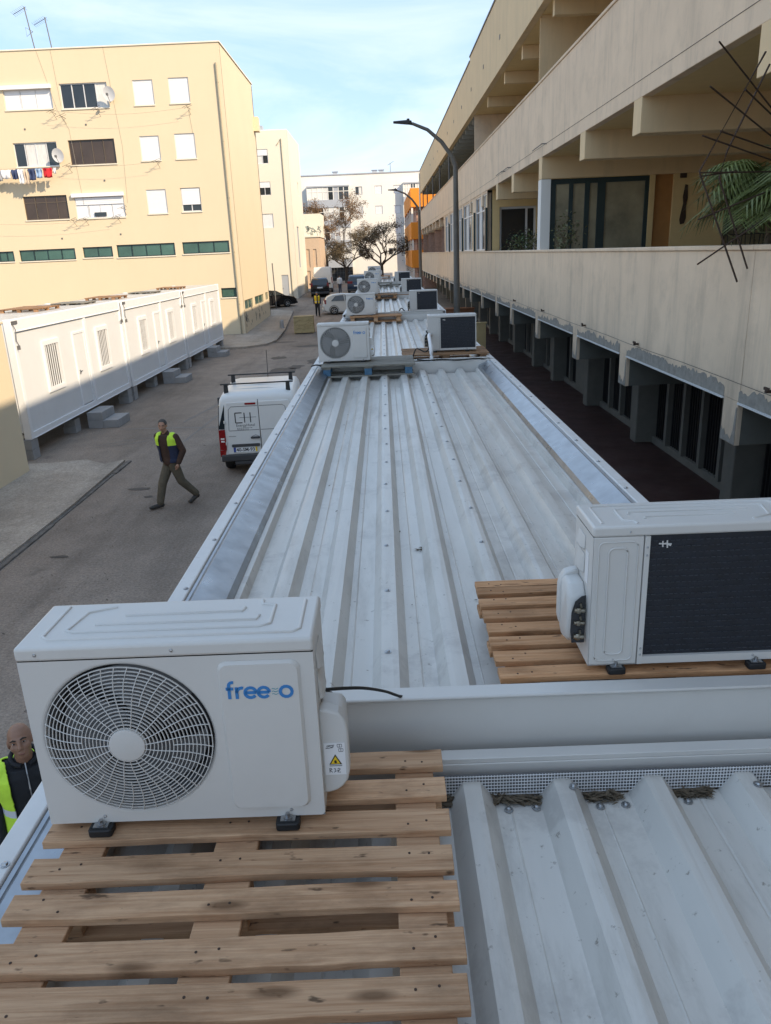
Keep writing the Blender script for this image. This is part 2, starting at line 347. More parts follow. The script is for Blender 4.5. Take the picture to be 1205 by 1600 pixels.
def remesh(mb, name, mats, voxel, smooth=3, solid=0):
    me = mb.mesh(name, mats); o = bpy.data.objects.new('tmp', me); COL.objects.link(o)
    r = o.modifiers.new('r', 'REMESH'); r.mode = 'VOXEL'; r.voxel_size = voxel; r.use_smooth_shade = True
    s = o.modifiers.new('s', 'SMOOTH'); s.factor = .5; s.iterations = smooth
    out = evalmesh(o, name); out.name = name
    bpy.data.objects.remove(o); bpy.data.meshes.remove(me)
    out.materials.clear()
    for q in (mats if isinstance(mats, (list, tuple)) else [mats]): out.materials.append(q)
    out.polygons.foreach_set('use_smooth', [True]*len(out.polygons))
    return out
def text_mesh(txt, size, material, depth=.002, shear=0, bold=0):
    cu = bpy.data.curves.new('t', 'FONT'); cu.body = txt; cu.size = size; cu.extrude = depth; cu.shear = shear; cu.offset = bold; cu.align_x = 'CENTER'; cu.resolution_u = 3
    o = bpy.data.objects.new('t', cu); COL.objects.link(o); me = evalmesh(o, 'text'); bpy.data.objects.remove(o)
    me.materials.clear(); me.materials.append(material); return me
def rrect(x0, x1, z0, z1, r, n=5):
    pts = []
    for cx, cz, a in ((x1-r, z1-r, 0), (x0+r, z1-r, 90), (x0+r, z0+r, 180), (x1-r, z0+r, 270)):
        for k in range(n+1): t = R(a+90*k/n); pts.append((cx+r*math.cos(t), cz+r*math.sin(t)))
    return pts
def ribbon(mb, pts, w, y, th, m=0, closed=False):
    """flat strokes in the x-z plane at depth y, as a thin raised strip"""
    n = len(pts); L = []; Rr = []
    for i in range(n):
        if closed: a, b = pts[i-1], pts[(i+1) % n]
        else: a, b = pts[max(i-1, 0)], pts[min(i+1, n-1)]
        dx, dz = b[0]-a[0], b[1]-a[1]; l = math.hypot(dx, dz) or 1; nx, nz = -dz/l*w/2, dx/l*w/2
        L.append((pts[i][0]+nx, pts[i][1]+nz)); Rr.append((pts[i][0]-nx, pts[i][1]-nz))
    rings = [[(L[i][0], y, L[i][1]), (L[i][0], y-th, L[i][1]), (Rr[i][0], y-th, Rr[i][1]), (Rr[i][0], y, Rr[i][1])] for i in range(n)]
    if closed: rings.append(rings[0])
    mb.loft(rings, m, cap=not closed)
def arc(cx, cz, r, a0, a1, n=14): return [(cx+r*math.cos(R(a0+(a1-a0)*k/n)), cz+r*math.sin(R(a0+(a1-a0)*k/n))) for k in range(n+1)]

def wall_holes(mb, o, u, wd, ht, rects, depth, m=0):
    """front sheet with rectangular openings plus their reveals; o = lower-left corner, u = unit direction; the wall's outside is u x z"""
    o = Vector(o); u = Vector(u); nn = u.cross(Vector((0, 0, 1)))
    us = sorted({0, wd, *[c for r in rects for c in r[:2]]}); zs = sorted({0, ht, *[c for r in rects for c in r[2:]]})
    P = lambda a, b, d=0: o+u*a+Vector((0, 0, b))-nn*d
    for i in range(len(us)-1):
        for j in range(len(zs)-1):
            a, b = (us[i]+us[i+1])/2, (zs[j]+zs[j+1])/2
            if any(r[0] < a < r[1] and r[2] < b < r[3] for r in rects): continue
            mb.quad(P(us[i], zs[j]), P(us[i+1], zs[j]), P(us[i+1], zs[j+1]), P(us[i], zs[j+1]), m)
    for a, b, c, d in rects:
        for p, q in (((a, c), (b, c)), ((b, c), (b, d)), ((b, d), (a, d)), ((a, d), (a, c))):
            mb.quad(P(*p), P(*q), P(*q, depth), P(*p, depth), m)
def place(o, u):
    """matrix whose local x runs along u, local y points INTO the wall"""
    u = Vector(u); z = Vector((0, 0, 1)); y = z.cross(u)
    Mx = Matrix((u, y, z)).transposed().to_4x4(); Mx.translation = o; return Mx
def window(parent, o, u, a, b, c, d, style, inset=.1, fm=None):
    """window filling the opening a..b, c..d; style chooses panes / shutter"""
    g = place(Vector(o)+Vector(u)*a+Vector((0, 0, c)), u); W, H = b-a, d-c
    fm = fm or MT['alu']; f = MB(); t = min(.05, W*.08)
    for x0, x1, z0, z1 in ((0, W, 0, t), (0, W, H-t, H), (0, t, t, H-t), (W-t, W, t, H-t)): f.box(x0, x1, inset, inset+.06, z0, z1)
    pans = []
    if style == 'shutter':
        pans = []
    else:
        n = {'two': 2, 'four': 4, 'three': 3, 'one': 1, 'grid': 4}[style[0]]
        for k in range(1, n): f.box(W*k/n-t/2, W*k/n+t/2, inset+.005, inset+.055, t, H-t)
        if style[0] == 'grid': f.box(t, W-t, inset+.008, inset+.052, H*.72-t/2, H*.72+t/2)
        pans = [(t+(W-2*t)*k/n+(t/2 if k else 0), t+(W-2*t)*(k+1)/n-(t/2 if k < n-1 else 0)) for k in range(n)]
    wo = f.build('window', fm, parent); wo.matrix_local = g
    if style == 'shutter':
        s = MB(); nsl = max(6, int((H-2*t)/.07))
        for k in range(nsl): z = t+(H-2*t)*k/nsl; s.box(t, W-t, inset+.012, inset+.03, z, z+(H-2*t)/nsl-.008); 
        s.box(t, W-t, inset+.03, inset+.034, t, H-t)
        s.build('shutter', MT['shutter'], wo)
    else:
        for k, (x0, x1) in enumerate(pans):
            pm = MT[style[1][k % len(style[1])]]
            MB().box(x0, x1, inset+.03, inset+.036, t, H-t).build('pane', pm, wo)
        if len(style) > 2:      # partly lowered shutter
            s = MB(); z1 = H-t; z0 = H-t-(H-2*t)*style[2]; nsl = max(4, int((z1-z0)/.09))
            for k in range(nsl): z = z0+(z1-z0)*k/nsl; s.box(t, W-t, inset-.03, inset-.015, z, z+(z1-z0)/nsl-.01)
            s.box(t, W-t, inset-.015, inset-.012, z0, z1)
            s.build('shutter', MT['shutter'], wo)
    return wo

def struct(o, kind='structure'): o['kind'] = kind; return o

# ================================================================== GROUND
def gz(y): return 0 if y < 48 else min(1.0, (y-48)*.03125)
ys = [-250, -60, -20, 0, 10, 20, 30, 40, 48, 56, 64, 72, 80, 100, 140, 300, 900]; xs = [-700, -120, -40, -20, -10, -5, 0, 5, 10, 20, 40, 120, 700]
g = MB(); g.add([(x, y, gz(y)) for y in ys for x in xs], [(j*len(xs)+i, j*len(xs)+i+1, (j+1)*len(xs)+i+1, (j+1)*len(xs)+i) for j in range(len(ys)-1) for i in range(len(xs)-1)])
struct(g.build('ground', MT['asphalt']))
# pavement slab lower left, with its kerb
p = MB(); K = [(-6.46, 2), (-6.46, 11.7), (-6.42, 14.8), (-6.5, 18.35), (-6.9, 18.0), (-7.5, 18.5), (-8.3, 18.3), (-8.9, 18.3), (-8.9, 2)]
p.prism(K, 'z', -.05, .065); struct(p.build('pavement', MT['pave']))
k = MB()
for i in range(14):
    y0 = 2+i*1.17; r = random.uniform(-.02, .02)
    k.box(-6.458, -6.36+r*.9, y0+abs(r)*.5, y0+1.168, -.04, .03+r*.4)
struct(k.build('kerb', MT['kerb'], bevel=.015))
# pavement round the corner of the yellow building
p = MB(); Q = [(-22, 42.3), (-8.3, 42.4), (-7.5, 42.6), (-6.6, 43.6), (-6.3, 45.5), (-6.45, 51), (-7.2, 63), (-8.57, 64.5), (-22, 64.5)]
p.loft([[(x, y, gz(y)-.05) for x, y in Q], [(x, y, gz(y)+.11) for x, y in Q]]); struct(p.build('pavement', MT['pave']))
# faded paint, cracks, stains
def patch(name, pts, m, z=.004, wdt=None, **kw):
    b = MB()
    if wdt:
        P = [Vector((x, y, 0)) for x, y in pts]
        for i in range(len(P)-1):
            d = (P[i+1]-P[i]).normalized(); n = Vector((-d.y, d.x, 0))*wdt/2
            zz = Vector((0, 0, z)); e0 = Vector((0, 0, gz(P[i].y))); e1 = Vector((0, 0, gz(P[i+1].y)))
            b.quad(P[i]-n+zz+e0, P[i+1]-n+zz+e1, P[i+1]+n+zz+e1, P[i]+n+zz+e0)
    else: b.add([(x, y, z+gz(y)) for x, y in pts], [tuple(range(len(pts)))])
    return struct(b.build(name, m))
def blob(x, y, rx, ry, m, name='road_stain', z=.008, n=18):
    patch(name, [(x+rx*math.cos(2*PI*i/n)*random.uniform(.6, 1.1), y+ry*math.sin(2*PI*i/n)*random.uniform(.6, 1.1)) for i in range(n)], m, z)
patch('road_marking', [(-7.9, 22.3), (-6.2, 22.2), (-4.6, 22.0)], MT['line'], .004, .07)
patch('road_marking', [(-7.9, 20.2), (-7.2, 20.75), (-6.6, 21.0), (-6.45, 20.7), (-7.0, 20.3), (-7.9, 20.0)], MT['line'], .006, .035)
patch('road_marking', [(-5.6, 19.5), (-5.2, 26), (-4.4, 33)], MT['line'], .004, .04)
patch('road_marking', [(-6.2, 23), (-5.5, 27), (-4.9, 33.5)], MT['line'], .006, .06)
for a in ((-4.5, 33.5, .6, .9), (-4.0, 34.3, .4, .7), (-3.2, 36, .5, 1.1), (-5.2, 37.8, .5, .6), (-5.4, 15.9, .28, .10), (-5.05, 15.3, .12, .07), (-5.6, 12.0, .2, .07), (-3.6, 19.5, .4, .2), (-4.0, 42.5, 1.2, .6), (-2.8, 40.5, .6, .6), (-5.9, 45, .9, .35)):
    blob(*a, MT['tar'])
lb = MB(); rr = random.Random(4)
for i in range(260):
    x, y = rr.uniform(-6.2, -1.4), rr.uniform(5, 22); a = rr.uniform(0, 6.3); s = rr.uniform(.008, .03)*(2 if rr.random() < .08 else 1)
    lb.quad((x, y, .006), (x+s*math.cos(a), y+s*math.sin(a), .02), (x+s*math.cos(a)-s*.5*math.sin(a), y+s*math.sin(a)+s*.5*math.cos(a), .015), (x-s*.5*math.sin(a), y+s*.5*math.cos(a), .006))
struct(lb.build('road_litter', MT['tar']), 'stuff')

# ================================================================== BIG CREAM BUILDING (right)
XF = 4.07
BR = [-3.9, .4, 4.75, 9.07, 13.38, 16.85, 21.15, 25.5, 28.9, 33.2, 37.5, 41.0, 45.3, 49.6, 53.1, 57.4, 61.7, 65.2, 69.5, 73.8, 77.3, 81.6]
YE = 83.5
cb = thing('gallery_building', 'long cream gallery apartment block with stepped beams and open loggias', 'building', (XF, 40, 0))
def CB(mb): # world -> local
    mb.v = [(x-XF, y-40, z) for x, y, z in mb.v]; return mb
fl = MB(); fl.box(2.1, 16, -8, YE, -.02, .40); struct(fl.build('arcade_floor', MT['redfloor'], bevel=.02))
def wav(y0, y1, seed):  # ragged lower band of bare cement
    rr = random.Random(seed); n = max(3, int((y1-y0)/(.035 if y0 < 20 else .08))); h = .12; out = []
    for i in range(n+1): h += rr.uniform(-.035, .035); h = min(.17, max(.05, h)); out.append((y0+(y1-y0)*i/n, h+rr.uniform(-.012, .012)))
    return out
# parapets: a sheet of wall per floor, panels between joints
for nm, z0, z1, cap in (('lower_parapet', 2.80, 4.47, .06), ('upper_parapet', 6.715, 8.42, .06)):
    js = [-8, 8.85, 37.4, 57.4, YE]
    for a, b in zip(js[:-1], js[1:]):
        m = MB(); m.box(XF, XF+.16, a+.006, b-.006, z0, z1); CB(m).build(nm, MT['cream'], cb, bevel=.008)
        m = MB(); m.box(XF-.025, XF+.2, a+.004, b-.004, z1+.002, z1+cap); CB(m).build('coping', MT['cream'], cb, bevel=.012)
m = MB(); m.box(XF-.004, XF+.002, -8, YE, 6.957, 6.965); CB(m).build('render_joint', MT['kerb'], cb)
for a, b in zip(BR[:-1], BR[1:]):           # drip strips and cement repair along the lower edge
    m = MB(); m.box(XF-.02, XF+.12, a+.21, b-.21, 2.775, 2.797); CB(m).build('drip_strip', MT['whitedrip'], cb)
    if a < 60:
        q = wav(a+.2, b-.2, int(a*10)); m = MB()
        for i in range(len(q)-1): m.quad((XF-.005, q[i][0], 2.80), (XF-.005, q[i+1][0], 2.80), (XF-.005, q[i+1][0], 2.82+q[i+1][1]), (XF-.005, q[i][0], 2.82+q[i][1]))
        CB(m).build('cement_patch', MT['greyrender'], cb)
for y in BR:                                # beam ends
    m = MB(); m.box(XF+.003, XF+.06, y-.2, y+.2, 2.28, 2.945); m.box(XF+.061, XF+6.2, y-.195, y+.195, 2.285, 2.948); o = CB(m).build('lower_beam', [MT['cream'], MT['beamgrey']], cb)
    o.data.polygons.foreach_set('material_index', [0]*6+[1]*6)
    m = MB(); m.box(XF+.003, XF+8, y-.2, y+.2, 6.21, 6.98); CB(m).build('upper_beam', MT['cream'] if y > 29 else MT['creamtop'], cb, bevel=.01)
    if y < 60:
        m = MB(); m.add([(XF-.003, y+s*t, z) for s, t, z in ((-1, .2, 2.285), (1, .2, 2.285), (1, .19, 2.46), (1, .14, 2.40), (1, .10, 2.43), (1, .06, 2.35), (0, 0, 2.38), (-1, .08, 2.33), (-1, .13, 2.45), (-1, .16, 2.72), (-1, .19, 2.74))], [range(11)]); CB(m).build('cement_patch', MT['greyrender'], cb)
# floor slabs
m = MB(); m.box(XF+.165, 16, -8, YE, 2.95, 3.35); CB(m).build('floor_slab', MT['ceil'], cb)
m = MB(); m.box(XF+.165, 16, -8, YE, 6.72, 7.12); CB(m).build('floor_slab', MT['loggia'], cb)
# ground floor: columns and grilles
CO = [y for y in BR if y > 14]+[12.0, 8.2, 4.4]; CO.sort()
for i, y in enumerate(CO):
    m = MB(); m.box(5.44, 6.1, y-.2, y+.2, .40, 2.95); CB(m).build('column', MT['concrete'], cb, bevel=.02)
for a, b in zip(CO[:-1], CO[1:]):
    if a > 62: continue
    m = MB(); m.box(5.8, 6.0, a+.2, b-.2, .40, .55); CB(m).build('plinth', MT['concrete'], cb)
    n = 5 if b-a > 4.5 else 4
    if a > 15 and int(a) % 2: 
        m = MB(); m.box(5.75, 5.9, a+.2, a+.2+(b-a-.4)*.55, .55, 2.95); CB(m).build('wall_panel', MT['concrete'], cb)
        rng = [(a+.2+(b-a-.4)*.55, b-.2)]; n = 2
    else: rng = [(a+.2, b-.2)]
    for s, e in rng:
        for k in range(1, n):
            y = s+(e-s)*k/n; m = MB(); m.box(5.76, 5.98, y-.06, y+.06, .55, 2.95); CB(m).build('mullion', MT['concrete'], cb)
        m = MB()
        for k in range(int((e-s)/.11)):
            y = s+.06+k*.11; m.box(5.86, 5.90, y-.018, y+.018, .55, 2.95)
        CB(m).build('grille_bars', MT['darkmetal'], cb)['kind'] = 'stuff'
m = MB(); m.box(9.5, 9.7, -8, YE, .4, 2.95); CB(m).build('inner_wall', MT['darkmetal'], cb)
# first-floor loggias: cross walls that face the camera
def cross(y, x0, x1, z0, z1, mm, rects=(), depth=.18, name='cross_wall'):
    m = MB(); wall_holes(m, (x0, y, z0), (1, 0, 0), x1-x0, z1-z0, [(a-x0, b-x0, c-z0, d-z0) for a, b, c, d in rects], depth)
    m.box(x0, x1, y+depth+.02, y+depth+.06, z0, z1); CB(m).build(name, mm, cb); 
cross(21.0, XF+.2, 12, 3.36, 6.71, MT['loggia'], [(4.3, 6.82, 4.2, 6.2), (6.95, 7.42, 4.2, 6.5), (8.75, 10.6, 4.4, 6.1)])
m = MB(); m.box(XF-.0, XF+.24, 20.96, 21.35, 4.5, 6.2); CB(m).build('pillar', MT['whiteb'], cb)
# green glazed screen
f = MB(); 
for x0, x1 in ((4.3, 4.46), (4.80, 4.9), (5.2, 5.32), (5.52, 5.72), (6.72, 6.82)): f.box(x0, x1, 21.05, 21.14, 4.2, 6.2)
for z0, z1 in ((6.08, 6.2),): f.box(4.3, 6.82, 21.055, 21.135, z0, z1)
scr = CB(f).build('glazed_screen', MT['greenframe'], cb)
for x0, x1 in ((4.46, 4.80), (4.9, 5.2), (5.32, 5.52), (5.72, 6.72)):
    m = MB(); m.box(x0, x1, 21.09, 21.1, 4.2, 6.08); CB(m).build('pane', MT['frosted'], scr)
m = MB(); m.box(6.95, 7.42, 21.08, 21.13, 4.0, 6.5); CB(m).build('door', MT['door'], cb)
m = MB(); m.box(7.56, 7.72, 20.96, 20.998, 6.1, 6.3); CB(m).build('door_number_plate', MT['rust'], cb)
m = MB(); m.add([(7.62+dx, 20.975, 5.0+dz) for dx, dz in ((.03, 0), (.12, .02), (.16, .15), (.14, .4), (.17, .62), (.15, .93), (.09, .95), (.07, .8), (.05, .66), (.07, .5), (.03, .3), (.0, .12))], [range(12)])
m.add([(7.62+dx, 20.998, 5.0+dz) for dx, dz in ((.03, 0), (.12, .02), (.16, .15), (.14, .4), (.17, .62), (.15, .93), (.09, .95), (.07, .8), (.05, .66), (.07, .5), (.03, .3), (.0, .12))], [range(12)]); CB(m).build('rust_stain_plate', MT['rust'], cb)
m = MB(); m.box(8.75, 10.6, 21.12, 21.14, 4.4, 6.1); gw = CB(m).build('window', MT['frosted'], cb)
m = MB()
for k in range(16):
    x = 8.8+k*.115; m.tube([(x, 21.0, 4.4), (x+.05*(-1)**k, 21.0, 5.2), (x, 21.0, 6.1)], .012, 5)
for z in (4.7, 5.2, 5.8): m.box(8.75, 10.6, 20.99, 21.01, z-.012, z+.012)
CB(m).build('window_grille', MT['darkmetal'], gw)
cross(31.5, XF+.2, 12, 3.36, 6.71, MT['loggia'], [(4.55, 5.95, 4.0, 6.1)])
f = MB()
for x0, x1 in ((4.55, 4.63), (5.55, 5.63), (5.87, 5.95)): f.box(x0, x1, 31.59, 31.65, 4.0, 6.1)
f.box(4.55, 5.95, 31.595, 31.645, 6.02, 6.1); sc2 = CB(f).build('sliding_window', MT['alu'], cb)
for x0, x1 in ((4.63, 5.55), (5.63, 5.87)): m = MB(); m.box(x0, x1, 31.615, 31.625, 4.0, 6.02); CB(m).build('pane', MT['glass'], sc2)
m = MB(); m.box(12, 12.2, -8, YE, 3.36, 12.0); CB(m).build('back_wall', MT['loggia'], cb)
# enclosed stretch with windows flush with the facade
m = MB(); WN = [(31.75, 35.4), (36.6, 40.7), (41.2, 43.2), (45.4, 48.6), (49.1, 52.2)]; Ya, Yb = 31.6, 53.0; WT = Yb-Ya
wr = [(a-Ya, b-Ya, 0.01, 2.1) for a, b in WN]
wall_holes(m, (XF+.02, Yb, 4.54), (0, -1, 0), WT, 2.17, [(WT-r[1], WT-r[0], r[2], r[3]) for r in wr], .16)
CB(m).build('infill_wall', MT['cream'], cb)
m = MB(); m.box(XF+.19, XF+.23, Ya, Yb, 4.54, 6.7); CB(m).build('infill_backing', MT['glass'], cb)
for r in wr:
    a, b = WT-r[1], WT-r[0]
    window(cb, (XF+.02-XF, Yb-40, 4.54), (0, -1, 0), a, b, r[2], r[3], ('grid', ['glass', 'curtain', 'glass', 'frosted']), .03, MT['alu'])
# dark shutters hinged open beside the first windows
for y in (31.62, 35.6, 40.9, 48.8): m = MB(); m.box(XF-.06, XF+.02, y-.09, y+.09, 4.54, 6.1); CB(m).build('open_shutter', MT['greenframe'], cb)
for y in (49.6, 57.4, 65.2, 73.8): cross(y, XF+.2, 12, 3.36, 6.71, MT['brick'], [(5, 7, 4.4, 6)]); 
# second floor
cross(22.4, XF+.2, 12, 7.12, 10.14, MT['creamtop'], [(5.0, 6.3, 7.2, 9.35)])
f = MB(); f.box(5.0, 5.08, 22.5, 22.58, 7.2, 9.35); f.box(6.22, 6.3, 22.5, 22.58, 7.2, 9.35); f.box(5.0, 6.3, 22.505, 22.575, 9.27, 9.35); bw = CB(f).build('balcony_door', MT['brownframe'], cb)
m = MB(); m.box(5.08, 6.22, 22.53, 22.54, 7.2, 9.27); CB(m).build('pane', MT['frosted'], bw)
m = MB(); m.box(5.55, 5.75, 22.36, 22.398, 9.6, 9.76); CB(m).build('vent', MT['brownframe'], cb)
cross(37.2, XF+.2, 12, 7.12, 10.14, MT['cream'])
m = MB(); m.box(XF+.24, 8.2, 9.6, 9.9, 7.12, 10.14); 
CB(m).build('cross_wall', MT['creamtop'], cb)
for yy in [y for y in BR if y < 37]:
    m = MB(); m.box(XF+.24, 11.9, yy-.11, yy+.11, 9.80, 10.145); CB(m).build('roof_joist', MT['creamtop'], cb)
for k in range(30):
    yy = 38.6+k*1.5
    if yy < YE: m = MB(); m.box(XF+.24, XF+5, yy-.06, yy+.06, 9.95, 10.145); CB(m).build('roof_joist', MT['ceil'], cb)
m = MB(); m.box(XF+.205, 16, -8, 37.3, 10.15, 12.2); CB(m).build('roof', MT['loggia'], cb)
m = MB(); m.box(XF+.205, 16, 37.302, YE, 10.15, 12.1); CB(m).build('roof', MT['ceil'], cb)
for a, b, zt in ((-8, 37.3, 12.36), (37.31, YE, 12.2)):
    m = MB(); m.box(XF, XF+.2, a, b, 10.14, zt); CB(m).build('roof_fascia', MT['creamtop'], cb, bevel=.01)
    m = MB(); m.box(XF-.03, XF+.26, a, b, zt+.002, zt+.06); CB(m).build('roof_edge_trim', MT['iron'], cb)
for i in range(12): y = 20+i*4.2; m = MB(); m.box(XF-.012, XF+.002, y-.09, y+.09, 11.0, 11.13); CB(m).build('vent', MT['brownframe'], cb)
for y in (49.7, 57.5, 65, 73, 80): m = MB(); m.cyl((XF+.1, y, 8.48), (XF+.1, y, 10.14), .05, 8); CB(m).build('post', MT['iron'], cb)
m = MB(); m.box(XF+.2, 12, YE-.2, YE, .4, 8.4); CB(m).build('end_wall', MT['brick'], cb)
m = MB(); m.cyl((XF-.06, YE-.3, .4), (XF-.06, YE-.3, 12), .07, 8); CB(m).build('downpipe', MT['whiteb'], cb)
# wire brackets under the parapet and its slack wire
m = MB()
pts = []
for i in range(40): y = 7+i*1.2; pts.append((XF-.05, y, 3.03-.008*math.sin(i*1.7)))
m.tube(pts, .0035, 4); tag(m.build('facade_wire', MT['cable']), 'thin slack wire strung along the lower parapet of the gallery block', 'wire')
for i, y in enumerate((8.1, 12.6, 16.0, 20.2, 24.6)):
    m = MB(); m.box(XF-.08, XF, y-.02, y+.02, 3.04, 3.07); m.box(XF-.08, XF-.06, y-.05, y+.05, 3.07, 3.1); CB(m).build('wire_bracket', MT['rust'], cb)
for y in (20.4, 25.8, 27): 
    m = MB(); m.tube([(XF, y, 6.95), (XF-.12, y, 6.95), (XF-.12, y+1.2, 6.93)], .012, 5); CB(m).build('wire_bracket', MT['iron'], cb)

# low terracotta wall and pale screen beyond the lamp, under the gallery
m = MB(); m.box(2.9, 5.2, 46, 46.3, .40, 1.35); m.box(2.85, 5.25, 45.95, 46.35, 1.352, 1.42); tag(m.build('low_wall', MT['terra']), 'low terracotta wall across the red arcade floor beyond the near street lamp', 'wall')
m = MB(); m.box(3.1, 4.3, 33.6, 33.75, .40, 1.6); m.box(3.05, 4.35, 33.58, 33.77, 1.602, 1.66); tag(m.build('low_wall', MT['loggia']), 'short ochre wall under the gallery just past the near street lamp', 'wall')
for i in range(3): m = MB(); m.box(2.6, 6, 52+i*.45, 52.44+i*.45, .41, .60+i*.19); tag(m.build('stair_step', MT['terra']), ['bottom', 'middle', 'top'][i]+' terracotta step of the three under the far gallery', 'step', 'terracotta steps under the gallery')

# ================================================================== LEFT YELLOW BUILDING
YB = Vector((-8.57, 48.5, 0))
yb = thing('yellow_apartment_block', 'sunlit yellow four storey apartment block with roller shutters and washing', 'building', YB)
yw = [('two3', -20.9, -18.2, 13.09, 14.1), ('f2', -17.7, -15.03, 13.03, 14.3), ('s', -13.59, -12.46, 13.06, 14.32), ('s', -11.58, -10.45, 13.08, 14.36),
      ('cur', -20.85, -18.36, 10.13, 11.4), ('brn', -17.69, -15.04, 10.13, 11.43), ('s', -13.59, -12.48, 10.2, 11.48), ('s', -11.59, -10.43, 10.22, 11.53),
      ('brg', -20.82, -18.26, 7.27, 8.57), ('wh', -17.82, -14.95, 7.25, 8.4), ('s', -13.6, -12.45, 7.35, 8.65), ('half', -11.6, -10.45, 7.38, 8.67),
      ('gs', -23.7, -21.93, 5.02, 5.6), ('gs', -21.6, -18.26, 5.0, 5.63), ('gs2', -17.8, -16.03, 5.06, 5.65), ('gs', -15.77, -12.3, 5.0, 5.7), ('gs3', -11.85, -9.06, 5.04, 5.7),
      ('low', -9.82, -8.9, 2.45, 3.0), ('s', -26.5, -24, 13.05, 14.2), ('brn', -26.5, -23.9, 10.13, 11.4), ('wh', -26.5, -23.5, 7.25, 8.4)]
X0 = -32.; rects = [(a-X0, b-X0, c, d) for _, a, b, c, d in yw]
m = MB(); wall_holes(m, (X0-YB.x, 0, 0), (1, 0, 0), YB.x-X0, 16.0, rects, .14)
m.box(X0-YB.x, 0, .16, .24, 0, 16.0)
m.build('front_wall', MT['yb'], yb)
sw = [(.6, 3.9, 1.62, 2.2), (4.6, 8.7, 1.66, 2.22), (9.5, 11.0, 1.72, 2.25)]
m = MB(); wall_holes(m, (0, 0, 0), (0, 1, 0), 11.4, 15.98, sw, .14); m.box(-.3, -.18, .25, 11.4, 0, 15.9); m.build('side_wall', MT['yb'], yb)
m = MB(); m.box(X0-YB.x, -.18, .25, 11.4, 15.7, 15.9); m.build('roof', MT['ceil'], yb)
m = MB(); m.box(X0-YB.x, -.0, 11.2, 11.395, 0, 15.9); m.build('back_wall', MT['yb'], yb)
m = MB(); m.box(X0-YB.x, .06, -.05, .3, 16.002, 16.07); m.box(-.3, .06, .302, 11.4, 16.002, 16.07); m.build('parapet_cap', MT['pale'], yb)
m = MB(); m.box(-.02, .35, 10.6, 11.38, 13.0, 13.9); m.build('loggia_corner', MT['yb'], yb)
ST = dict(two3=('three', ['shutter', 'shutter', 'shutter']), f2=('four', ['glass', 'glass', 'glass', 'curtain']), cur=('four', ['glass', 'curtain', 'curtain', 'glass']), brn=('four', ['brownglass']),
          brg=('grid', ['brownglass']), half=('two', ['glass'], .72), gs=('four', ['glassg']), gs2=('two', ['glassg']), gs3=('three', ['glassg']), low=('one', ['glassg']))
for s, a, b, c, d in yw:
    o = (X0-YB.x, 0, 0); aa, bb = a-X0, b-X0
    if s in ('s', 'wh'):
        wo = window(yb, o, (1, 0, 0), aa, bb, c, d, 'shutter' if s == 's' else ('four', ['shutter', 'shutter', 'shutter', 'shutter'], .35), .04)
        if s == 'wh' and a > -20: q = MB(); q.box(1.05, 1.75, -.01, .02, .08, .3); q.build('opening', MT['glass'], wo)
    else:
        fm = MT['brownframe'] if s in ('brn', 'brg') else (MT['greenframe'] if s.startswith('gs') or s == 'low' else MT['alu'])
        window(yb, o, (1, 0, 0), aa, bb, c, d, ST[s], .08, fm)
    if s in ('two3', 'wh'): q = MB(); q.box(a-YB.x-.12, b-YB.x+.05, -.16, 0, d, d+.2); q.build('shutter_box', MT['shutter'], yb)
    q = MB(); q.box(a-YB.x-.03, b-YB.x+.03, -.05, .02, c-.06, c-.002); q.build('sill', MT['pale'], yb)
for a, b, c, d in sw:
    window(yb, (0, 0, 0), (0, 1, 0), a, b, c, d, ('two', ['glassg']), .05, MT['pipe'])
m = MB(); m.cyl((-.25, -.06, .1), (-.25, -.06, 15.0), .045, 8)
for z in (2, 5, 8, 11, 14): m.box(-.31, -.19, -.07, 0, z, z+.06)
m.build('downpipe', MT['pipe'], yb)
for x, y, z in ((-20.0, 0, 12.1), (-16.5, 0, 12.2), (-15.9, 0, 9.25), (-15.4, 0, 6.3), (-18.9, 0, 6.2)):
    m = MB(); m.box(x-YB.x-.04, x-YB.x+.04, -.03, .01, z-.04, z+.04); m.build('vent', MT['iron'], yb)
# stains near the base: dark scribbles
rr = random.Random(9); m = MB()
for i in range(26):
    y = rr.uniform(.4, 10); z = rr.uniform(.5, 1.5)+y*.03; s = rr.uniform(.08, .25)
    m.add([(.004, y, z), (.004, y+s, z+s*rr.uniform(-.6, .2)), (.004, y+s*.7, z+s*1.4), (.004, y-.05, z+s)], [(0, 1, 2, 3)])
m.build('peeling_patch', MT['kerb'], yb)['kind'] = 'stuff'
# low annexe at the left edge of the frame
m = MB(); m.box(-14, -8.53, 4, 17.62, 0, 3.44); m.box(-14.02, -8.5, 3.98, 17.65, 3.443, 3.50); tag(m.build('low_annexe', MT['yb'], bevel=.02), 'plain low yellow annexe wall at left edge before the white cabins', 'building')

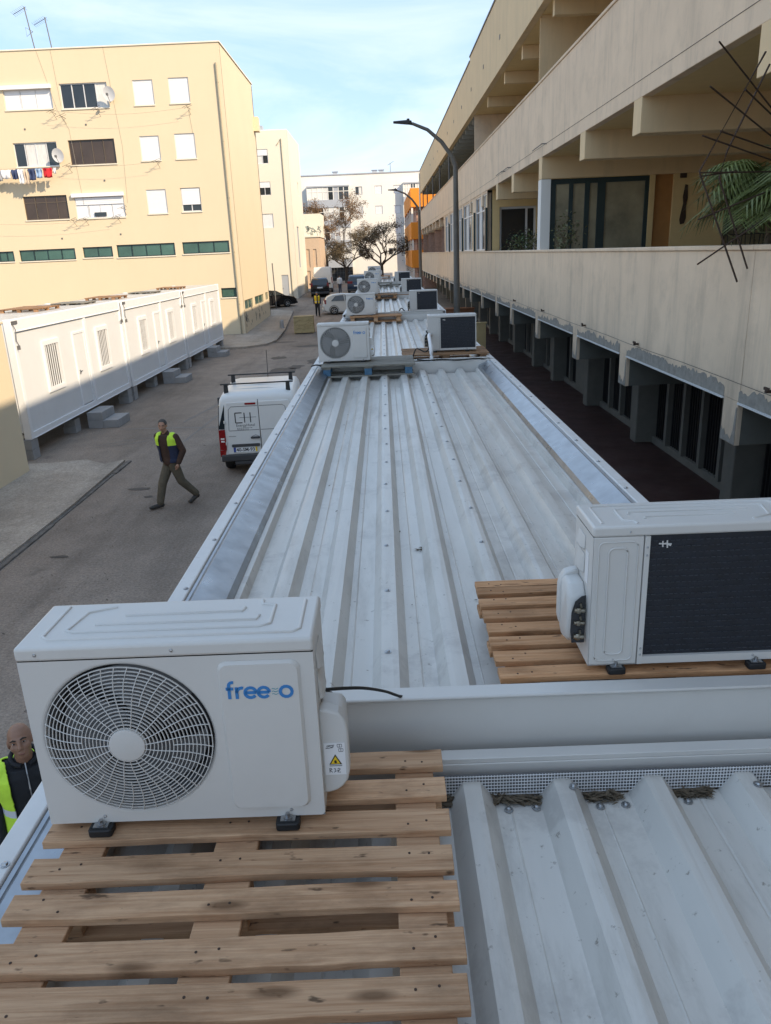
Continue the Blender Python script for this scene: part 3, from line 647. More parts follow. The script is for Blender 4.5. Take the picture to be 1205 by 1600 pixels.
# satellite dishes
def dish(x, z, label):
    t = thing('satellite_dish', label, 'satellite dish', (x, 48.5, z), 0, 'satellite dishes on the yellow facade')
    m = MB(); rings = []
    for k in range(6):
        r = .33*k/5+.001; rings.append([(r*math.cos(2*PI*j/20), -.12+(r*r)*-.55+.0, r*1.12*math.sin(2*PI*j/20)) for j in range(20)])
    m.loft(rings, cap=False)
    rings = [[(p[0], p[1]+.015, p[2]) for p in r] for r in rings]; m.loft(rings, cap=False)
    m.v = [(x, y*1-.25-.25*z, z) for x, y, z in m.v]; m.build('reflector', MT['dish'], t, smooth=40)
    m = MB(); m.tube([(0, -.4, -.4), (0, -.75, -.1)], .015, 6); m.box(-.05, .05, -.82, -.7, -.14, -.02); m.build('feed_arm', MT['iron'], t)
    m = MB(); m.tube([(0, 0, -.25), (0, -.25, -.25), (0, -.3, 0)], .022, 6); m.build('mount', MT['iron'], t)
dish(-14.84, 13.62, 'grey satellite dish beside the top floor window of the yellow block')
dish(-18.22, 10.62, 'grey satellite dish above the washing line on the yellow block')
# roof aerials
def aerial(name, x, h, lean, label, loop):
    t = thing(name, label, 'aerial', (x, 49.2, 15.98), 0, 'aerials on the yellow block roof')
    m = MB(); m.tube([(0, 0, 0), (lean, 0, h)], .03, 6); m.build('mast', MT['iron'], t)
    m = MB(); m.tube([(lean-.65, 0, h-.35), (lean+.1, 0, h-.02)], .015, 5)
    for k in range(8): q = lean-.65+k*.095; z = h-.35+k*.042; m.tube([(q-.03, -.25, z+.05), (q+.03, .25, z-.05)], .008, 4)
    m.build('yagi_antenna', MT['iron'], t)
    if loop:
        m = MB(); m.tube([(lean*.5-.1+.25*math.cos(a), 0, h*.47+.25*math.sin(a)) for a in [2*PI*k/3 for k in range(4)]], .014, 5); m.build('loop_antenna', MT['iron'], t)
aerial('roof_aerial', -18.95, 2.3, -.25, 'tall leaning roof aerial with looped antenna at left of the yellow roof', True)
aerial('roof_aerial', -18.0, 1.75, -.15, 'shorter plain roof aerial right of the taller one', False)
# drying brackets, lines
BRK = [(-18.1, 12.8), (-17.6, 12.55), (-10.5, 12.75), (-17.7, 10.0), (-12.6, 10.05), (-17.9, 7.1), (-17.2, 7.15), (-15.3, 7.2), (-14.9, 7.65), (-15.6, 12.85)]
BL = ['upper of the pair under the top left windows', 'lower of the pair under the top left windows', 'under the top right shutter', 'right of the washing line', 'under the middle storey shutter',
      'left one under the brown gridded window', 'beside the wide white shutter at lower left', 'below the wide white shutter', 'at the right end of the wide white shutter', 'left of the round dish on the top floor']
for i, (x, z) in enumerate(BRK):
    t = thing('drying_bracket', 'small rusty drying bracket '+BL[i], 'drying rack', (x, 48.5, z), 0, 'drying brackets on the yellow facade')
    m = MB(); m.tube([(0, 0, 0), (-.1, -.6, .08)], .012, 5); m.tube([(0, 0, -.28), (-.06, -.4, .03)], .009, 5); m.build('arm', MT['rust'], t)
    m = MB(); m.tube([(-.35, -.48, .02), (.22, -.62, .18)], .010, 5); m.tube([(-.28, -.3, -.0), (.2, -.4, .13)], .008, 5); m.build('cross_bar', MT['rust'], t)
for i, (p0, p1, s) in enumerate((((-18, 47.9, 12.85), (-10.5, 47.9, 12.75), .25), ((-17.7, 47.9, 10.05), (-12.6, 47.9, 10.05), .12), ((-22.5, 47.9, 7.1), (-15.3, 47.9, 7.2), .15))):
    m = MB(); m.tube([Vector(p0).lerp(Vector(p1), k/14)-Vector((0, 0, s*math.sin(PI*k/14))) for k in range(15)], .006, 4)
    tag(m.build('washing_line', MT['wire']), ['empty washing line below the top floor windows', 'empty washing line below the middle floor windows', 'empty washing line below the brown gridded window'][i], 'washing line', 'washing lines on the yellow facade')
for i, pts in enumerate(([(-18.67, 16), (-18.0, 13.0), (-17.5, 12), (-17.3, 8)], [(-17.87, 16), (-17.75, 13.2)], [(-14.95, 16.0), (-14.75, 13.2), (-14.6, 11), (-14.75, 8)], [(-10.6, 12.7), (-10.5, 11.5)])):
    m = MB(); m.tube([(x, 48.49, z) for x, z in pts], .007, 5); tag(m.build('facade_cable', MT['wire']), ['grey cable sagging down from the tall aerial past the windows', 'short grey cable dropping from the plain aerial to the top window', 'grey cable running down the yellow wall beside the dishes', 'short grey cable between two white shutters at the right'][i], 'cable', 'cables on the yellow facade')
# washing
items = [(-22.6, 'navy', .5, .9, 'navy trousers'), (-22.1, 'sky', .45, .8, 'pale blue shirt'), (-21.65, 'grey', .3, .55, 'small grey towel'), (-21.25, 'white', .55, .45, 'white vest'), (-20.75, 'navy', .35, .5, 'short navy top'),
         (-20.4, 'white', .3, .75, 'narrow white towel'), (-20.1, 'beige', .26, .8, 'narrow beige trousers'), (-19.75, 'navy', .4, .6, 'dark blue shirt'), (-19.35, 'sky', .38, .5, 'light blue top'), (-18.85, 'red', .55, .5, 'bright red jumper'), (-18.45, 'white', .2, .3, 'small white sock pair'), (-23.1, 'teal', .4, .7, 'teal shirt')]
rr = random.Random(3)
for x, c, wd, h, lab in items:
    z1 = 9.95+(x+20)*.01; m = MB(); nx, nz = 5, 5; vs = [(x+wd*(i/nx-.5)*(1-.12*j/nz), 47.85+.05*math.sin(i*2.1+x)+.03*math.sin(j*1.3+x*2), z1-h*j/nz+.02*math.sin(i*1.9)) for j in range(nz+1) for i in range(nx+1)]
    m.add(vs, [(j*(nx+1)+i, j*(nx+1)+i+1, (j+1)*(nx+1)+i+1, (j+1)*(nx+1)+i) for j in range(nz) for i in range(nx)])
    o = m.build('garment', CLOTHCOL[c], smooth=60); sm = o.modifiers.new('thick', 'SOLIDIFY'); sm.thickness = .015
    tag(o, lab+' hanging on the yellow block washing line', 'laundry', 'washing hung under the middle floor windows')
m = MB(); m.tube([(-24, 47.85, 10.0), (-18.2, 47.85, 10.0)], .008, 4); tag(m.build('washing_line', MT['wire']), 'washing line full of clothes left of the lower dish', 'washing line', 'washing lines on the yellow facade')

# ================================================================== FAR BUILDINGS
pb = thing('pale_apartment_block', 'pale cream apartment block behind the yellow one with grey door', 'building', (-8.11, 76, .8))
pw = [('h', -10.92, -9.94, 12.7, 13.9), ('h2', -10.98, -9.92, 10.05, 11.2), ('s', -10.97, -9.9, 7.25, 8.48)]
PX0 = -22
m = MB(); wall_holes(m, (PX0+8.11, 0, -.4), (1, 0, 0), -8.11-PX0, 15.0, [(a-PX0, b-PX0, c-.4, d-.4) for _, a, b, c, d in pw]+[(-9.57-PX0, -8.92-PX0, .4, 2.65)], .14); m.box(PX0+8.11, 0, .16, .24, -.4, 14.6); m.build('front_wall', MT['pale'], pb)
for s, a, b, c, d in pw:
    window(pb, (PX0+8.11, 0, -.8), (1, 0, 0), a-PX0, b-PX0, c, d, 'shutter' if s == 's' else ('two', ['curtain' if s == 'h' else 'glass', 'glass'], .42), .05)
m = MB(); m.box(-9.57+8.11, -8.92+8.11, .05, .1, 0, 2.25); dr = m.build('door', MT['greyb'], pb)
m = MB(); m.box(-9.5+8.11, -9.46+8.11, .0, .05, 1.0, 1.08); m.build('handle', MT['iron'], dr)
m = MB(); wall_holes(m, (0, 0, -.4), (0, 1, 0), 10.7, 15.0, [(3.2, 5.0, 3.2, 7.0), (6.5, 7.4, 10, 11.2)], .14); m.box(-.3, -.18, .25, 10.7, -.4, 14.5); m.build('side_wall', MT['pale'], pb)
window(pb, (0, 0, -.4), (0, 1, 0), 3.2, 5.0, 3.2, 7.0, ('grid', ['glass', 'greyb']), .06, MT['greyb'])
window(pb, (0, 0, -.4), (0, 1, 0), 6.5, 7.4, 10, 11.2, ('two', ['glass']), .06)
m = MB(); m.box(PX0+8.11, -.0, .26, 10.7, 14.605, 14.7); m.build('roof', MT['whiteb'], pb)
m = MB(); m.tube([(-.95, -.05, 13.4), (-.55, -.06, 13.9), (-.5, -.06, 0)], .04, 6); m.build('downpipe', MT['pipe'], pb)
m = MB(); m.box(-3.2, -2.2, .6, 1.4, 14.7, 15.1); m.build('roof_vent', MT['greyb'], pb)
hb = thing('small_pink_house', 'small pinkish rendered house with mural behind the pale block', 'building', (-8.9, 95, 1.0))
m = MB(); wall_holes(m, (-.5, 0, -.2), (1, 0, 0), 2.15, 5.9, [(.6, .95, 2.6, 4.6), (1.35, 1.75, 2.6, 4.6), (.5, .9, 0.3, 2.2), (1.3, 1.7, .3, 2.2)], .12); m.box(-.5, 1.65, .14, .3, -.2, 5.7); m.box(-.5, 1.65, .31, 9, -.2, 5.69); m.build('wall', MT['pinkh'], hb)
for a, c, d in ((.6, 2.6, 4.6), (1.35, 2.6, 4.6), (.5, .3, 2.2), (1.3, .3, 2.2)): window(hb, (-.5, 0, -.2), (1, 0, 0), a, a+.38, c, d, ('one', ['pinkh']), .06, MT['pinkh'])
m = MB(); m.box(-.6, 1.75, -.1, 9, 5.705, 5.85); m.build('cornice', MT['pale'], hb)
m = MB(); m.box(-1.5, 1.72, 3, 9, 5.86, 8.4); m.build('upper_storey', MT['pale'], hb)
m = MB(); rr = random.Random(8)
for i in range(14): x = rr.uniform(.0, 1.6); z = rr.uniform(5.95, 6.9); ribbon(m, [(x+rr.uniform(-.3, .3), z+rr.uniform(-.25, .35)) for _ in range(5)], .07, 2.99, .012)
m.build('mural', MT['green'], hb)

# white block across the end of the road
wb = thing('white_apartment_block', 'bright white apartment block closing the far end of the road', 'building', (-12, 120, .9))
WX0 = -12.0
ww = []
for zz in (12.75, 10.05, 7.3): ww += [(-3.5, -2.5, zz, zz+1.1), (-.72, .33, zz, zz+1.12), (2.0, 3.0, zz, zz+1.1), (6.6, 7.6, zz, zz+1.1), (9.5, 10.6, zz, zz+1.1)]
ww += [(-2.77-.65, -2.1, 4.4, 5.3), (1.0, 2.0, 4.4, 5.3), (6.6, 7.6, 4.4, 5.3)]
m = MB(); wall_holes(m, (0, 0, -.4), (1, 0, 0), 40, 15.0, [(a-WX0, b-WX0, c-.5, d-.5) for a, b, c, d in ww], .15); m.box(0, 40, .17, .3, -.4, 14.5); m.build('front_wall', MT['whiteb'], wb)
for i, (a, b, c, d) in enumerate(ww):
    window(wb, (0, 0, -.9), (1, 0, 0), a-WX0, b-WX0, c, d, 'shutter' if i not in (0, 15, 16) else ('two', ['glass', 'curtain']), .06, MT['greyb'])
m = MB(); m.box(-.1, 40.1, -.1, 12, 14.605, 14.75); m.build('roof', MT['greyb'], wb)
m = MB(); m.box(39.7, 40, .31, 12, -.4, 14.5); m.box(0, .3, .31, 12, -.4, 14.5); m.build('end_wall', MT['whiteb'], wb)
for x in (5.2, 11.0, 12.0): m = MB(); m.box(x, x+.7, 3, 3.7, 14.75, 15.3); m.box(x-.1, x+.8, 2.9, 3.8, 15.302, 15.4); m.build('chimney', MT['greyb'], wb)
m = MB(); m.tube([(13.7, 3, 14.75), (13.7, 3, 16.2)], .04, 5); m.tube([(13.3, 3, 15.9), (14.2, 3, 16.4)], .03, 5); m.build('aerial_mast', MT['iron'], wb)
# enclosed balconies
for bx0, bx1, mm in ((1.6, 7.6, 'greyb'), (15.4, 18.2, 'greyb')):
    for z0 in (2.0, 4.75, 7.5, 10.25):
        q = MB(); q.box(bx0, bx1, -1.0, -.002, z0+.0, z0+1.05); q.build('balcony', MT[mm], wb)
        q = MB(); 
        for k in range(9): x = bx0+(bx1-bx0)*k/8; q.box(x-.05, x+.05, -.96, -.86, z0+1.05, z0+2.7)
        q.box(bx0, bx1, -.955, -.865, z0+2.1, z0+2.18); q.box(bx0, bx0+.06, -.85, -.01, z0+1.05, z0+2.7)
        bo = q.build('balcony_glazing', MT['whiteb'], wb)
        for k in range(8):
            x = bx0+(bx1-bx0)*k/8; pm = 'whiteb' if (k < 4 and z0 > 9 and k != 3) else random.choice(['glass', 'curtain', 'curtain', 'greyb'])
            q = MB(); q.box(x+.05, x+(bx1-bx0)/8-.05, -.92, -.9, z0+1.05, z0+2.7); q.build('pane', MT[pm], bo)
    q = MB(); q.box(bx0-.05, bx1+.05, -1.05, -.002, 13.0, 13.2); q.build('balcony_roof', MT[mm], wb)
q = MB()
for k in range(13): q.box(1.7+k*.45, 1.74+k*.45, -.98, -.94, -.1, 2.0)
for z in (.6, 1.2): q.box(1.6, 7.6, -.97, -.95, z, z+.05)
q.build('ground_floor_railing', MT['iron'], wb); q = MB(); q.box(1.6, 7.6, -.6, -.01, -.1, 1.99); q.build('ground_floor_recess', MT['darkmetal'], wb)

ob = thing('orange_apartment_block', 'orange apartment block with banded balconies beyond the cream gallery', 'building', (3.2, 87, .9))
for z0, z1, y in ((2.1, 3.9, 0), (5.0, 6.7, 0), (8.2, 10.05, 0)): m = MB(); m.box(0, 9, y, 24, z0, z1); m.build('balcony_band', MT['orange'], ob, bevel=.02)
m = MB(); m.box(.6, 9, .8, 23.5, -.3, 2.09); m.box(.6, 9, .8, 23.5, 3.91, 4.99); m.box(.6, 9, .8, 23.5, 6.71, 8.19); m.build('recessed_wall', MT['brick'], ob)
for z0, z1 in ((-.3, 2.1), (3.9, 5.0), (6.7, 8.2)):
    for y in (0.1, 6, 12, 18, 23.6): m = MB(); m.box(.05, .25, y, y+.2, z0, z1); m.build('post', MT['whiteb'], ob)
    m = MB(); m.box(.1, .14, .3, 23.6, z1-.5, z1-.45); m.box(.25, 9, .1, .14, z1-.5, z1-.45); m.build('railing', MT['iron'], ob)

# trees
def tree(label, base, h, spread, seed, leafm, nleaf, trunk_h, lean=(0, 0), dens=1, name='bare_tree', zlow=.3):
    rr = random.Random(seed); t = thing(name, label, 'tree', base); tm = MB(); tips = []
    def branch(p, d, L, r, dep):
        n = 3; pts = [p]; q = p
        for i in range(n):
            d = (d+Vector((rr.uniform(-.22, .22), rr.uniform(-.22, .22), rr.uniform(-.17, .12)))).normalized(); q = q+d*L/n; pts.append(q)
        tm.tube(pts, [r*(1-.4*i/n) for i in range(n+1)], 6 if r > .03 else 4, cap=False)
        if dep <= 2: tips.extend(pts[1:])
        if dep == 0: return
        for i in range(rr.choice((2, 3, 3)) if dep < 5 else 3):
            a = rr.uniform(0, 2*PI); k = rr.uniform(.45, .95); nd = (d+Vector((math.cos(a)*k*spread, math.sin(a)*k*spread, rr.uniform(-.2, .35)))).normalized()
            branch(pts[-1] if rr.random() < .7 else pts[-2], nd, L*rr.uniform(.62, .82), r*.62, dep-1)
    p0 = Vector((0, 0, -.2)); top = Vector((lean[0], lean[1], trunk_h)); tm.tube([p0, p0.lerp(top, .5), top], [.30, .23, .2], 9)
    for i in range(4):
        a = i*PI/2+rr.uniform(-.4, .4); branch(top, Vector((math.cos(a)*spread*.8, math.sin(a)*spread*.8, .8)).normalized(), h*.27, .13, 6)
    tm.build('trunk', MT['bark'], t, smooth=50)
    lm = MB()
    for i in range(nleaf):
        p = rr.choice(tips)+Vector((rr.gauss(0, .16), rr.gauss(0, .16), rr.gauss(0, .16))); s = rr.uniform(.04, .11)
        a, b2 = Vector((rr.uniform(-1, 1), rr.uniform(-1, 1), rr.uniform(-1, 1))).normalized(), Vector((rr.uniform(-1, 1), rr.uniform(-1, 1), rr.uniform(-1, 1)))
        b2 = a.cross(b2).normalized(); lm.quad(p-a*s, p+b2*s*.5, p+a*s, p-b2*s*.5)
    lm.build('crown', MT[leafm], t)['kind'] = 'stuff'
    return t
tree('wide bare tree with dark forked trunk behind the last white cabins', (-.1, 99, .9), 7.4, 1.05, 5, 'leafo', 7500, 2.3)
tree('rust leaved tree between the small pink house and the white block', (-7.4, 108, .9), 10.5, 1.15, 12, 'leafb', 20000, 3.6, name='leafy_tree')
tree('smaller olive tinted tree left of the wide bare tree', (-4.9, 109, .9), 5.2, 1.0, 21, 'leafo', 4500, 2.0)

# ================================================================== STREET FURNITURE
def lamp(x, y, zb, h1, label):
    t = thing('street_lamp', label, 'street lamp', (x, y, zb), 0, 'grey street lamps along the cabins')
    m = MB(); zz = h1-zb; pts = [(0, 0, 0), (0, 0, 1.2), (0, 0, 1.25), (0, 0, zz*.6), (0, 0, zz)]
    m.tube(pts, [.155, .155, .125, .105, .085], 12)
    m.box(-.22, .22, -.22, .22, -.02, .03); m.build('pole', MT['lamp'], t, smooth=40)
    m = MB(); A = [(0, 0, zz), (-.13, 0, zz+.33), (-.48, 0, zz+.80), (-.96, 0, zz+1.2), (-1.45, 0, zz+1.40), (-1.6, 0, zz+1.43)]
    m.tube(A, [.085, .075, .068, .06, .052, .05], 10); m.build('arm', MT['lamp'], t, smooth=40)
    m = MB(); m.loft([[(-1.5, -.09, zz+1.38), (-1.5, .09, zz+1.38), (-1.5, .09, zz+1.50), (-1.5, -.09, zz+1.50)], [(-1.66, -.14, zz+1.40), (-1.66, .14, zz+1.40), (-1.66, .12, zz+1.52), (-1.66, -.12, zz+1.52)], [(-2.14, -.12, zz+1.45), (-2.14, .12, zz+1.45), (-2.14, .11, zz+1.50), (-2.14, -.11, zz+1.50)]])
    m.build('lamp_head', MT['lampblack'], t, bevel=.02)
    m = MB(); m.cyl((-1.62, 0, zz+1.50), (-1.62, 0, zz+1.57), .05, 8); m.build('sensor', MT['lampblack'], t)
lamp(2.7, 29.5, .40, 7.4, 'near grey curved street lamp rising in front of the cream gallery')
lamp(2.72, 58, .40, 7.3, 'far grey curved street lamp in front of the orange block')
m = MB(); m.cyl((-9.0, 66.5, .5), (-9.05, 66.5, 4.2), .045, 8); tag(m.build('sign_post', MT['iron']), 'thin grey post on the corner beside the black saloon', 'post')
t = thing('bollard', 'short stone bollard on the pavement by the yellow block corner', 'bollard', (-6.75, 51.8, gz(51.8)+.1)); m = MB(); m.tube([(0, 0, 0), (0, 0, .42), (0, 0, .5), (0, 0, .54)], [.15, .14, .10, .03], 10); m.build('post', MT['block'], t, smooth=50)
t = thing('timber_crate', 'boarded timber crate standing on the road near the hi vis worker', 'crate', (-5.05, 49.6, gz(49.6)), R(1))
for i in range(4): m = MB(); m.box(-.62, .62, -.45, -.42, .05+i*.24, .05+i*.24+.228); m.build('board', MT['osb'], t)
for i in range(3): m = MB(); m.box(-.62, .62, -.44+i*.31, -.44+i*.31+.28, 1.02, 1.045); m.build('board', MT['osb'], t)
m = MB(); m.box(-.6, -.55, -.41, .45, .0, 1.0); m.box(.55, .6, -.41, .45, .0, 1.0); m.box(-.5, .5, .42, .45, .05, 1.0); m.build('side_panel', MT['osb'], t)
m = MB(); m.box(-6.6, -6.25, 49.2, 49.5, .03, .06) ; 

# ================================================================== WHITE SITE CABINS ON THE LEFT
def steps(x, y, label):
    t = thing('block_step', label, 'steps', (x, y, 0), 0, 'concrete block steps at the cabin doors')
    for i, (a, b, c, d, h) in enumerate(((0, .45, -.55, .55, .24), (0, .45, -.55, .55, .48), (.455, .9, -.55, .55, .24))):
        for k in range(3):
            y0 = c+(d-c)*k/3; m = MB(); m.box(a, b, y0, y0+(d-c)/3-.006, h-.24+.001, h-.004); m.build('concrete_block', MT['block'], t, bevel=.008)
def left_cabin(y0, L, zb, lab, i):
    X = -9.0; H = 2.93; t = thing('site_cabin', lab, 'site cabin', (X, y0, zb), 0, 'white site cabins under the yellow block')
    fz = .17
    m = MB(); wr = [(1.62, 2.62, .98, 2.2), (3.7, 4.55, .17, 2.25), (5.55, 6.55, .98, 2.2)]
    wall_holes(m, (0, .16, fz), (0, 1, 0), L-.32, H-.3-fz, [(a-.16, b-.16, c-fz, d-fz) for a, b, c, d in wr], .07); m.box(-.16, -.09, .16, L-.16, fz, H-.3); m.build('front_panel', MT['cabin'], t)
    m = MB(); m.box(-.03, .045, 4.66, 4.80, fz, H-.3); m.build('cover_strip', MT['cabframe'], t)
    for y in (0, L-.16): m = MB(); m.box(-.14, .05, y, y+.158, .0, H); m.build('corner_post', MT['cabframe'], t, bevel=.015)
    for y in (0, L-.16): m = MB(); m.box(-2.44, -2.3, y, y+.158, .0, H); m.build('corner_post', MT['cabframe'], t)
    m = MB(); m.box(-.14, .04, .16, L-.16, 0, fz-.003); m.box(-.1, .055, .16, L-.16, .0, .02); m.build('bottom_beam', MT['cabframe'], t, bevel=.01)
    m = MB(); m.box(-.14, .04, .16, L-.16, H-.30, H-.01); m.box(-.14, .055, .16, L-.16, H-.305, H-.275); m.build('top_beam', MT['cabframe'], t, bevel=.01)
    m = MB(); m.box(-2.42, -.15, 0.02, .08, fz, H-.02); m.box(-2.42, -.15, L-.08, L-.02, fz, H-.02); m.build('end_panel', MT['cabin'], t)
    m = MB(); m.box(-2.44, -2.38, .16, L-.16, fz, H-.02); m.build('back_panel', MT['cabin'], t)
    m = MB(); m.box(-2.42, -.15, .09, L-.09, H-.06, H-.02); m.box(-2.42, -.15, .09, L-.09, .02, .1); m.build('roof', MT['roof'], t)
    # door
    m = MB(); m.box(-.04, .012, 3.74, 4.51, .19, 2.22); d = m.build('door', MT['cabin'], t, bevel=.006)
    m = MB(); m.box(.012, .03, 3.82, 3.87, 1.08, 1.2); m.box(.03, .055, 3.82, 3.96, 1.15, 1.17); m.build('handle', MT['bolt'], d)
    m = MB(); m.box(-.01, .03, 3.66, 3.735, .17, 2.29); m.box(-.01, .03, 4.515, 4.59, .17, 2.29); m.box(-.01, .028, 3.735, 4.515, 2.225, 2.288); m.build('door_frame', MT['cabframe'], t)
    for a, b, c, dd in (wr[0], wr[2]):
        m = MB()
        for y0_, y1_, z0_, z1_ in ((a-.04, b+.04, c-.06, c+.06), (a-.04, b+.04, dd-.06, dd+.06), (a-.04, a+.06, c+.06, dd-.06), (b-.06, b+.04, c+.06, dd-.06)): m.box(-.03, .045, y0_, y1_, z0_, z1_)
        wo = m.build('window', MT['cabframe'], t)
        m = MB(); m.box(-.05, -.04, a, b, c, dd); m.build('pane', MT['glass'], wo)
        for k in range(6): y = a+.1+(b-a-.2)*(k+.5)/6; m = MB(); m.box(.015, .035, y-.013, y+.013, c+.06, dd-.06); m.build('bar', MT['cabframe'], wo)
    # cable and plug by each corner
    for y, s in ((.05, 1),) + (((L-.1, -1),) if i < 2 else ()):
        m = MB(); m.tube([(.06, y, H-.08), (.1, y+.05*s, H-.25), (.08, y+.03*s, H-.5), (.09, y+.1*s, H-.62)], .011, 6); m.box(.06, .11, y+.08*s-.03, y+.08*s+.04, H-.72, H-.62); m.build('power_lead', MT['iron'], t)
    m = MB(); m.box(.0, .06, .02, .35, H-.12, H-.04); m.build('socket_box', MT['iron'], t)
    return t
CABL = ['nearest white site cabin with two barred windows beside the yellow annexe', 'middle white site cabin of the row below the yellow block', 'farthest white site cabin next to the yellow block corner']
for i, (y0, zb) in enumerate(((18.93, .52), (27.22, .49), (35.5, .46))):
    left_cabin(y0, 8.12, zb, CABL[i], i)
    steps(-8.93, y0+4.2, ['grey block steps at the nearest cabin door', 'grey block steps at the middle cabin door', 'grey block steps at the farthest cabin door'][i])
SUPL = ['under the near corner of the first cabin', 'under the joint of first and second cabins', 'beside the joint of first and second cabins', 'under the joint of second and third cabins', 'beside the joint of second and third cabins', 'under the far corner of the third cabin', 'left of the nearest cabin steps', 'left of the middle cabin steps', 'left of the farthest cabin steps']
for i, (y, z) in enumerate(((19.1, .52), (26.85, .5), (27.5, .49), (35.15, .47), (35.75, .46), (43.3, .46), (22.2, .4), (30.4, .4), (38.7, .4))):
    t = thing('support_blocks', 'stacked grey concrete blocks '+SUPL[i], 'blocks', (-9.0 if i < 6 else -9.1, y, 0), 0, 'concrete blocks carrying the left cabins')
    for k in range(2): m = MB(); m.box(-.35+.03*k, .02, -.2, .2, k*z/2+.001, (k+1)*z/2-.006); m.build('concrete_block', MT['block'], t, bevel=.008)

# ================================================================== PALLETS
def pallet(label, loc, Lx, ys, wd, mats, th=.022, h=.14, group='pallets carrying the outdoor units', rz=0, skew=0, name='pallet', stringer_x=None, sw=.1, low=None):
    """slats run along local x; ys = slat centre offsets; local z=0 is the underside"""
    t = thing(name, label, 'pallet', loc, rz, group); rr = random.Random(hash(label) % 1000 if False else int(loc[1]*100)); y0, y1 = min(ys)-wd/2, max(ys)+wd/2
    base = None
    for i, y in enumerate(ys):
        m = MB(); w2 = wd*rr.uniform(.93, 1.06); nseg = 10; L2 = Lx*rr.uniform(.992, 1.006); rings = []; e0, e1 = rr.uniform(-.004, .004), rr.uniform(-.004, .004)
        for k in range(nseg+1):
            x = -L2/2+L2*k/nseg; j = rr.uniform(-.0016, .0016); zb = h-th; bow = .003*math.sin(k*.6+i)
            rings.append([(x, -w2/2+j+bow, 0), (x, w2/2+j+bow, 0), (x, w2/2+j+bow, th), (x, -w2/2+j*1.5+bow, th)])
        m.loft(rings)
        o = m.build('slat', mats[0], t, (rr.uniform(-.004, .004), y, h-th), bevel=.0018, rot=(0, 0, rr.uniform(-.005, .005)+skew))
    sx = stringer_x or [-Lx/2+sw/2+.02, 0, Lx/2-sw/2-.03]
    for x in sx:
        m = MB(); m.box(-sw/2, sw/2, y0+.01, y1-.01, 0, th); m.build('stringer_board', mats[0], t, (x, 0, h-2*th-.001), bevel=.003)
        for y in (y0+.07, (y0+y1)/2, y1-.07):
            m = MB(); m.box(-sw/2+.003, sw/2-.003, -.055, .055, th+.001, h-2*th-.002); m.build('block', mats[1], t, (x, y, 0), bevel=.003)
    for y in (y0+.07, (y0+y1)/2, y1-.07):
        m = MB(); m.box(-Lx/2+.01, Lx/2-.01, -.05, .05, 0, th); m.build('bottom_board', mats[0] if low is None else low, t, (0, y, 0), bevel=.003)
    # nail heads
    m = MB()
    for y in ys:
        for x in sx:
            for dx in (-.025, .025): yn = y+rr.uniform(-.022, .022); m.cyl((x+dx, yn, h), (x+dx, yn, h+.0012), .0035, 6)
    m.build('nail_heads', MT['rust'], t)['kind'] = 'stuff'
    return t

